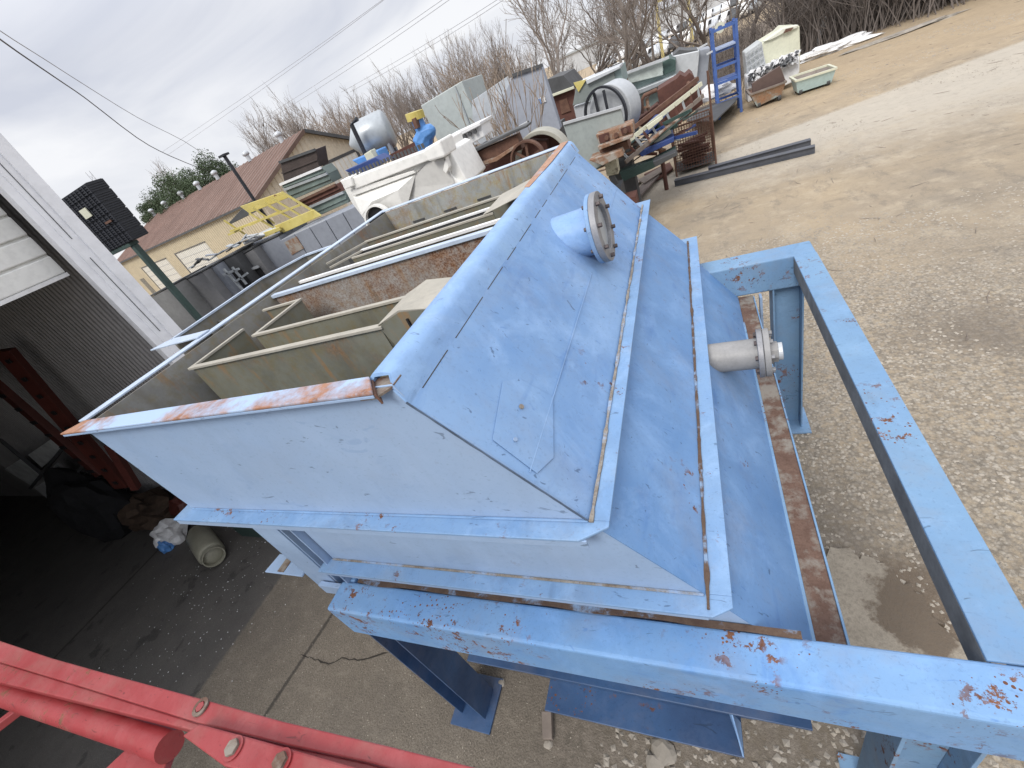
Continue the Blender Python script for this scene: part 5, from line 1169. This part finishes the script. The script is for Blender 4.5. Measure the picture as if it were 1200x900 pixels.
# rusty machine, hooded
rm = thing('rusty_chute', tuple(g0((785, 120), 13.6)), 'dark red-brown rusted chute with a torn jagged top', 'chute')
tprism(rm, 'chute_shell', [(770, 106), (793, 92), (797, 87), (803, 90), (808, 85), (812, 88), (815, 95), (822, 108), (824, 122), (800, 140), (776, 150)], 13.5, .9, m_rdark)
tprism(rm, 'chute_tail', [(742, 145), (770, 122), (778, 130), (790, 158), (760, 152)], 13.2, .5, m_rdark)
MB().tube([ony((770, 150), 13.9), g0((770, 150), 13.9)], .06, 8).build('chute_leg', m_rdark, rm)
MB().tube([ony((806, 97), 13.3), ony((810, 102), 13.2), ony((808, 112), 13.2), ony((800, 120), 13.2)], .05, 8).build('pipe', m_ryb, rm)
fr_ = thing('pale_pipe_frame', tuple(g0((760, 120), 12.8)), 'small bent pipe frame standing left of the rusted chute', 'frame')
MB().tube([ony(p, 12.8) for p in ((753, 133), (752, 118), (755, 112), (770, 105))], .045, 8).build('bent_pipe', m_ryb, fr_)
MB().tube([ony(p, 12.9) for p in ((760, 130), (758, 115), (762, 109))], .04, 8).build('bent_pipe', m_rorange, fr_); tbeam(fr_, 'cross_tube', ((752, 127), (762, 124)), 12.8, .04, .04, m_rorange)
# ladder conveyor
lc = thing('conveyor_frame', tuple(g0((770, 140), 11.8)), 'long weathered lattice conveyor frame running up to the rusted chute', 'conveyor')
for a, b, m_ in (((720, 178), (822, 98), m_cream), ((733, 190), (824, 112), m_wood), ((716, 170), (818, 92), m_ryb)): tbeam(lc, 'side_rail', (a, b), 11.3, .05, .09, m_, y2=13.2)
for i in range(11):
    t = (i+.5)/11; a = ony((720+102*t, 178-80*t), 11.3+1.9*t); b = ony((733+91*t, 190-78*t), 11.3+1.9*t); MB().beam(a, b, .05, .05).build('rung', m_rdark if i % 2 else m_zinc, lc)
tprism(lc, 'guard_plate', [(757, 148), (776, 135), (777, 139), (760, 153)], 11.9, .06, m_cream)
tprism(lc, 'guard_plate', [(764, 164), (784, 150), (787, 156), (768, 170)], 12.2, .06, m_cream)
# orange rusty engine parts
eg = thing('rusty_block', tuple(g0((715, 165), 10.6)), 'rust-orange machine block with round stains standing by the conveyor foot', 'machine')
tprism(eg, 'upper_block', [(698, 158), (741, 144), (743, 155), (702, 170)], 10.5, .5, m_rorange, bevel=.02)
tprism(eg, 'opening', [(701, 159), (713, 155), (715, 165), (703, 168)], 10.47, .025, m_rdark, bevel=0); tprism(eg, 'opening', [(727, 151), (738, 147), (740, 154), (729, 158)], 10.47, .025, m_rdark, bevel=0)
tprism(eg, 'mid_ledge', [(700, 172), (741, 158), (742, 161), (702, 176)], 10.3, .6, m_rorange, bevel=.01)
tprism(eg, 'lower_block', [(702, 176), (735, 165), (738, 174), (706, 184)], 10.55, .5, m_ryb)
tprism(eg, 'foot_plate', [(690, 188), (728, 176), (731, 182), (706, 194)], 10.2, .8, m_rorange, bevel=.01)
for p in ((711, 161), (722, 158), (733, 153)): c0 = ony(p, 10.48); MB().cyl(c0, c0+Vector((0, -.05, 0)), .045, n=14).build('boss', m_ryb, eg)
MB().prism([(ony((703, 184), 10.6).x, 10.6, 0), (ony((735, 180), 10.6).x, 10.6, 0), (ony((735, 180), 10.6).x, 10.6, 1.0), (ony((703, 184), 10.6).x, 10.6, 1.0)], (0, .5, 0)).build('pedestal', m_rdark, eg)
wb = thing('peeling_white_block', tuple(g0((718, 198), 10.8)), 'peeling cream-white block at the lower end of the conveyor', 'block')
tprism(wb, 'block_body', [(708, 189), (722, 184), (725, 204), (711, 207)], 10.9, .35, rusty('peeling_cream', a=(.5, .48, .36), b=(.42, .40, .3), c=(.14, .12, .09), amt=.42, scale=3), bevel=.02)
tbeam(wb, 'stand_leg', ((716, 205), (722, 216)), 11, .12, .12, m_dgrey)
# navy and green long steel lying low
for pts, y, m_, lb in (([(748, 178), (790, 160), (790, 166), (752, 184)], 12.0, m_navy, 'navy blue steel channel lying under the conveyor'),
    ([(750, 172), (788, 155), (789, 160), (752, 178)], 12.3, plain('faded_navy', (.12, .16, .30), .3, 3, .5), 'faded blue channel lying above the navy one'),
    ([(726, 202), (765, 188), (792, 174), (792, 181), (766, 197), (730, 213)], 12.0, m_dgreen, 'dark green steel panel lying above the boards'),
    ([(765, 190), (792, 178), (794, 182), (768, 196)], 11.6, m_dgrey, 'dark grey steel strip lying beside the green panel')):
    tag(MB().prism(face(pts, y), (0, .35, 0)).build('steel_channel', m_, bevel=.01), lb, 'steel channel', 'steel lying below the conveyor')
# boards on the ground
def board(pts, z, th, mat, label, name='board', grp='old boards on the ground by the scrap'):
    tag(MB().prism([onz(p, z) for p in pts], (0, 0, th)).build(name, mat, bevel=.004), label, name.replace('_', ' '), grp)
board([(722, 218), (745, 207), (752, 213), (735, 228)], .04, .05, m_wood, 'broad grey board nearest the tank corner')
board([(738, 232), (768, 203), (773, 207), (748, 234)], .10, .05, plain('darker_board', (.15, .12, .105), .3, 3, .8), 'dark brown board slanting up to the right')
board([(748, 212), (776, 196), (779, 200), (755, 216)], .16, .04, m_wood, 'thin grey board under the green panel end')
board([(755, 206), (785, 192), (789, 199), (770, 212)], .05, .06, m_rdark, 'rust-stained flat plate lying right of the boards', 'plate')
rnd = random.Random(77)
for k in range(46):
    t = rnd.random(); px, py = 690+t*112, 196-t*52+rnd.uniform(-16, 18); y = 12.6+rnd.uniform(-.7, 1.6); a = ony((px, py), y); a.z = max(.15, a.z)
    ang = rnd.uniform(-.6, 1.1); l_ = rnd.uniform(.25, 1.3); d_ = Vector((math.cos(ang), math.sin(ang), rnd.uniform(-.35, .45))).normalized(); kd = rnd.choice(('plate', 'bar', 'pipe'))
    mt_ = rnd.choice([m_rdark, m_ryb, m_ryb, m_rdark, m_dgrey, m_rorange, m_zinc, m_wood, m_navy, m_dgreen])
    mb = MB()
    if kd == 'plate': mb.beam(a-d_*l_/2, a+d_*l_/2, rnd.uniform(.15, .45), .02)
    elif kd == 'bar': mb.beam(a-d_*l_/2, a+d_*l_/2, .07, .07)
    else: mb.tube([a-d_*l_/2, a+d_*l_*.2, a+d_*l_/2+Vector((0, 0, rnd.uniform(-.1, .15)))], rnd.uniform(.02, .05), 8)
    tag(mb.build('scrap_'+kd, mt_, bevel=.004 if kd != 'pipe' else 0), 'old metal %s in the mixed scrap heap under the conveyor' % kd, 'scrap', 'mixed scrap under the conveyor (%ss)' % kd)
# mesh cage with two tall posts
cg = thing('wire_cage', tuple(g0((815, 200), 14.9)), 'tall rusty wire mesh cage trolley with two thin upright posts', 'cage')
xa, xb = g0((793, 205), 14.9).x, g0((840, 200), 14.9).x; zt = ony((790, 98), 14.9).z; zb = ony((791, 150), 14.9).z
for x in (xa, xb): MB().cyl((x, 14.9, 0), (x, 14.9, zt), .028, n=8).build('post', m_ryb, cg)
for x in (xa, xb): MB().cyl((x, 15.9, 0), (x, 15.9, zb), .028, n=8).build('post', m_ryb, cg)
for nm_, (p, q) in dict(a=((xa, 14.9), (xb, 14.9)), b=((xa, 15.9), (xb, 15.9)), c=((xa, 14.9), (xa, 15.9)), d=((xb, 14.9), (xb, 15.9))).items():
    mb = MB(); n1 = 15 if abs(p[0]-q[0]) > .1 else 12
    for i in range(n1+1): t = i/n1; mb.tube([(p[0]+(q[0]-p[0])*t, p[1]+(q[1]-p[1])*t, .12), (p[0]+(q[0]-p[0])*t, p[1]+(q[1]-p[1])*t, zb)], .008, 3, cap=False)
    for i in range(17): z = .12+(zb-.12)*i/16; mb.tube([(*p, z), (*q, z)], .008, 3, cap=False)
    mb.build('mesh_panel', m_ryb, cg)
    MB().beam((*p, zb), (*q, zb), .035, .035).build('rim_bar', m_ryb, cg)
MB().box(xa, xb, 14.9, 15.9, .12, .16).build('cage_floor', m_dgrey, cg)
rnd = random.Random(2); mb = MB()
for i in range(26):
    z = .18+(zb-.5)*.8*i/26; a = Vector((rnd.uniform(xa+.1, xa+.4), rnd.uniform(15, 15.8), z)); b = Vector((rnd.uniform(xb-.4, xb-.1), rnd.uniform(15, 15.8), z+rnd.uniform(-.08, .1))); mb.beam(a, b, rnd.uniform(.06, .2), .05)
tag(mb.build('scrap_iron', m_rdark), 'tangled rusty scrap iron filling the wire cage', 'scrap', kind='stuff')
# two long dark beams on the ground
for pa, pb, z, lb in (((830, 196), (950, 163), .16, 'upper of the two long dark steel beams on the dirt'), ((791, 214), (955, 174), .09, 'lower, longer of the two long dark steel beams on the dirt')):
    a, b = onz(pa, z), onz(pb, z); d_ = (b-a).normalized(); sd = Vector((-d_.y, d_.x, 0)); bm_ = thing('steel_beam', (a.x, a.y, 0), lb, 'beam', 'long dark steel beams')
    MB().obox(a-sd*.10+Vector((0, 0, -z+.004)), sd*.20, U*.016, b-a).build('flange', m_beamdk, bm_); MB().obox(a-sd*.10+Vector((0, 0, -z+.15)), sd*.20, U*.016, b-a).build('flange', m_beamdk, bm_)
    MB().obox(a-sd*.06+Vector((0, 0, -z+.021)), sd*.12, U*.128, b-a).build('web', m_beamdk, bm_)
# blue rack
br = thing('blue_rack', tuple(g0((855, 120), 21)), 'tall blue steel storage rack with shelves standing at the wood edge', 'rack')
xa, xb = g0((843, 130), 21).x-.02, g0((868, 118), 21).x+.0; zt = ony((843, 30), 21).z
for x in (xa, xb):
    for y in (21, 21.9): MB().box(x-.045, x+.045, y-.045, y+.045, 0, zt).build('upright', m_rack, br)
for z in (zt-.1, 1.2, 2.2, .55, 1.7):
    for y in (21, 21.9): MB().box(xa+.046, xb-.046, y-.03, y+.03, z-.04, z+.04).build('shelf_beam', m_rack, br)
    for x in (xa, xb): MB().box(x-.03, x+.03, 21.046, 21.854, z-.04, z+.04).build('side_rail', m_rack, br)
MB().box(xa+.06, xb-.06, 20.9, 21.85, 2.242, 2.29).build('shelf_deck', plain('pale_blue_deck', (.30, .36, .50), .1, 2, .5), br)
MB().box(xa+.06, xb-.06, 21.05, 21.85, 1.242, 1.27).build('shelf_deck', m_rack, br)
c0 = Vector(((xa+xb)/2-.1, 21.5, 2.85)); MB().ring(c0, (0, -1, 0), .16, .08, .1, 20).build('roller', m_cream, br)
# flat trolley with sheet pile
fp = thing('flat_sheet_pile', tuple(g0((840, 120), 17.5)), 'flat pile of dark sheets with crumpled white plastic on top', 'sheet pile')
for k in range(4):
    MB().prism([onz(p, .25+.09*k) for p in ((805, 140+k), (822, 130), (866, 112), (862, 120), (838, 143))], (0, 0, .05)).build('sheet', [m_dgrey, m_greyp, m_wood, m_dgrey][k], fp, bevel=.006)
MB().box(onz((826, 140)).x-.3, onz((846, 128)).x, onz((835, 135)).y-.2, onz((835, 135)).y+1.3, 0, .24).build('support_block', m_wood, fp)
v = onz((838, 112), .6); blobby('plastic_heap', (v.x, v.y, .55), .85, .5, .28, m_bag, 'crumpled white plastic lying on the flat sheet pile by the blue rack', 'plastic', 4, .6)
# cream tank, bags, tubs
ct = thing('cream_container', tuple(g0((905, 75), 23.5)), 'tall cream plastic container with a cut slanted open top', 'container')
tprism(ct, 'container_wall', [(892, 51), (913, 38), (920, 31), (937, 30), (938, 60), (937, 88), (894, 96)], 23.2, 1.5, m_cream, bevel=.03)
tprism(ct, 'cut_edge', [(895, 49), (918, 33), (936, 29), (934, 33), (920, 38), (905, 46)], 23.1, .5, plain('cream_light', (.66, .66, .56), .1, 2, .6), bevel=.02)
tprism(ct, 'inner_stain', [(921, 34), (930, 32), (927, 36), (918, 39)], 23.05, .04, m_ryb, bevel=0)
cgx = thing('tote_cage', tuple(g0((885, 90), 23)), 'white plastic tote in a wire frame leaning left of the cream container', 'tote')
tprism(cgx, 'tote_body', [(873, 62), (892, 48), (896, 68), (900, 85), (880, 98), (875, 90)], 22.9, 1, plain('grey_white_tote', (.45, .47, .47), .2, 2, .6), bevel=.04)
for i in range(5): tbeam(cgx, 'cage_bar', ((873+i*4.8, 63-i*3.4), (878+i*4.8, 92-i*2.4)), 22.8, .03, .03, m_zinc2)
for i in range(4): tbeam(cgx, 'cage_bar', ((873+i, 66+i*7), (893+i, 52+i*7)), 22.78, .03, .03, m_zinc2)
wbk = thing('white_drum_box', tuple(g0((915, 90), 22.3)), 'white box-shaped tub behind the rusty and pale blue tubs', 'tub')
tprism(wbk, 'tub_body', [(899, 78), (937, 66), (937, 84), (930, 96), (876, 112), (875, 90)], 22.3, .9, m_white2, ground=(4,), bevel=.04)
rnd = random.Random(14); mb = MB()
for i in range(260):
    t, w_ = rnd.random(), rnd.random(); p = ony((880+t*56, 84-t*26+w_*14), 22.4+rnd.uniform(-.4, .5)); a = Vector((rnd.gauss(0, 1), rnd.gauss(0, 1), rnd.gauss(0, .5))).normalized()*rnd.uniform(.05, .16); b = a.orthogonal().normalized()*rnd.uniform(.04, .12)
    mb.add([p-a, p+b, p+a*.9, p-b*.8, p+Vector((0, 0, .06))], [(0, 1, 4), (1, 2, 4), (2, 3, 4), (3, 0, 4)])
tag(mb.build('broken_plastic', m_bag), 'pile of broken white plastic pieces heaped on the tote and white tub', 'plastic scrap', kind='stuff')
mb = MB()
for i in range(120):
    t, w_ = rnd.random(), rnd.random(); p = ony((878+t*56, 86-t*26+w_*12), 22.2+rnd.uniform(-.3, .3)); a = Vector((rnd.gauss(0, 1), rnd.gauss(0, 1), rnd.gauss(0, .5))).normalized()*rnd.uniform(.05, .14); b = a.orthogonal().normalized()*.07
    mb.add([p-a, p+b, p+a, p-b], [(0, 1, 2, 3)])
tag(mb.build('dark_shards', m_dgrey), 'dark shards mixed into the pile of broken white plastic', 'shards', kind='stuff')
def tub(name, label, pts, y, dep, mat, inner, soil=None, ya=0):
    """tapered open tub: pts = top-left, top-right, bottom-right, bottom-left of the near side"""
    p = face(pts, y); t = thing(name, ((p[2].x+p[3].x)/2, y, 0), label, 'tub', 'tapered steel tubs on wheels')
    top = [p[0], p[1], p[1]+Vector((0, dep, 0)), p[0]+Vector((0, dep, 0))]; ins = .18
    bot = [p[3]+Vector((0, ins, 0)), p[2]+Vector((0, ins, 0)), p[2]+Vector((0, dep-ins, 0)), p[3]+Vector((0, dep-ins, 0))]
    MB().add(top+bot, [(0, 4, 5, 1), (1, 5, 6, 2), (2, 6, 7, 3), (3, 7, 4, 0), (4, 7, 6, 5)]).build('tub_shell', mat, t)
    for i in range(4): MB().beam(top[i], top[(i+1) % 4], .07, .06).build('tub_rim', inner, t)
    if soil: 
        k = .08; q = [a.lerp(b, k) for a, b in zip(top, bot)]; MB().add(q, [(0, 1, 2, 3)]).build('fill', soil, t)
    for b in bot:
        q = b+(sum(bot, Vector())/4-b)*.18; MB().cyl((q.x-.05, q.y, .11), (q.x+.05, q.y, .11), .11, n=14).build('wheel', m_dgrey, t)
        MB().box(q.x-.03, q.x+.03, q.y-.03, q.y+.03, .2, max(.22, b.z+.02)).build('wheel_bracket', m_dgrey, t)
    return t
tub('teal_tub', 'pale blue-green tapered tub on small wheels filled with dry weeds', [(933, 95), (980, 80), (976, 97), (936, 110)], 20.3, 1.1, m_teal, m_cream, m_wood)
v = ony((955, 84), 20.9); sh2 = copy_tree(sh); sh2.location = (v.x, 20.9, v.z-.5); sh2.scale = (.22,)*3; sh2.name = 'dry_weeds'; tag(sh2, 'tuft of dry weeds growing in the pale blue-green tub', 'weeds')
tub('rusty_tub', 'rust-stained tapered tub on small wheels with a dark brown panel in it', [(879, 111), (921, 96), (917, 112), (888, 126)], 20.5, 1.1, m_tubrust, m_wood, m_ryb)
bp_ = face([(881, 98), (914, 77), (921, 95), (882, 109)], 20.7); tag(MB().prism(bp_, (0, .12, 0)).build('brown_panel', plain('dark_brown_panel', (.10, .065, .055), .2, 1, .6), bevel=.02), 'dark brown sheet panel standing in the rusty tub', 'panel')
v = onz((962, 62)); blobby('white_rubble_heap', (v.x+.2, v.y-.8, 0), 1.35, .5, .22, m_bag, 'long low heap of white rubble at the foot of the brush', 'rubble heap', 7, .55, 4)
v = onz((1050, 42)); blobby('pale_debris_strip', (v.x+.2, v.y, 0), 1.6, .3, .05, m_stone, 'low pale strip of debris along the brush right of the white heap', 'debris', 11, .5, 4)
v = onz((1005, 34)); blobby('rubble_mound', (v.x, v.y, 0), .6, .4, .35, m_stone, 'small tan rubble mound beside the brush', 'rubble heap', 13, .6)
v = onz((957, 55)); tag(MB().beam((v.x, v.y, 0), (v.x+.35, v.y+.1, 1.1), .12, .08).build('white_post', m_bag), 'short leaning white post behind the white rubble heap', 'post')
# twigs on the ground
for pts in (((1108, 188), (1092, 192)), ((885, 262), (878, 270))):
    pass
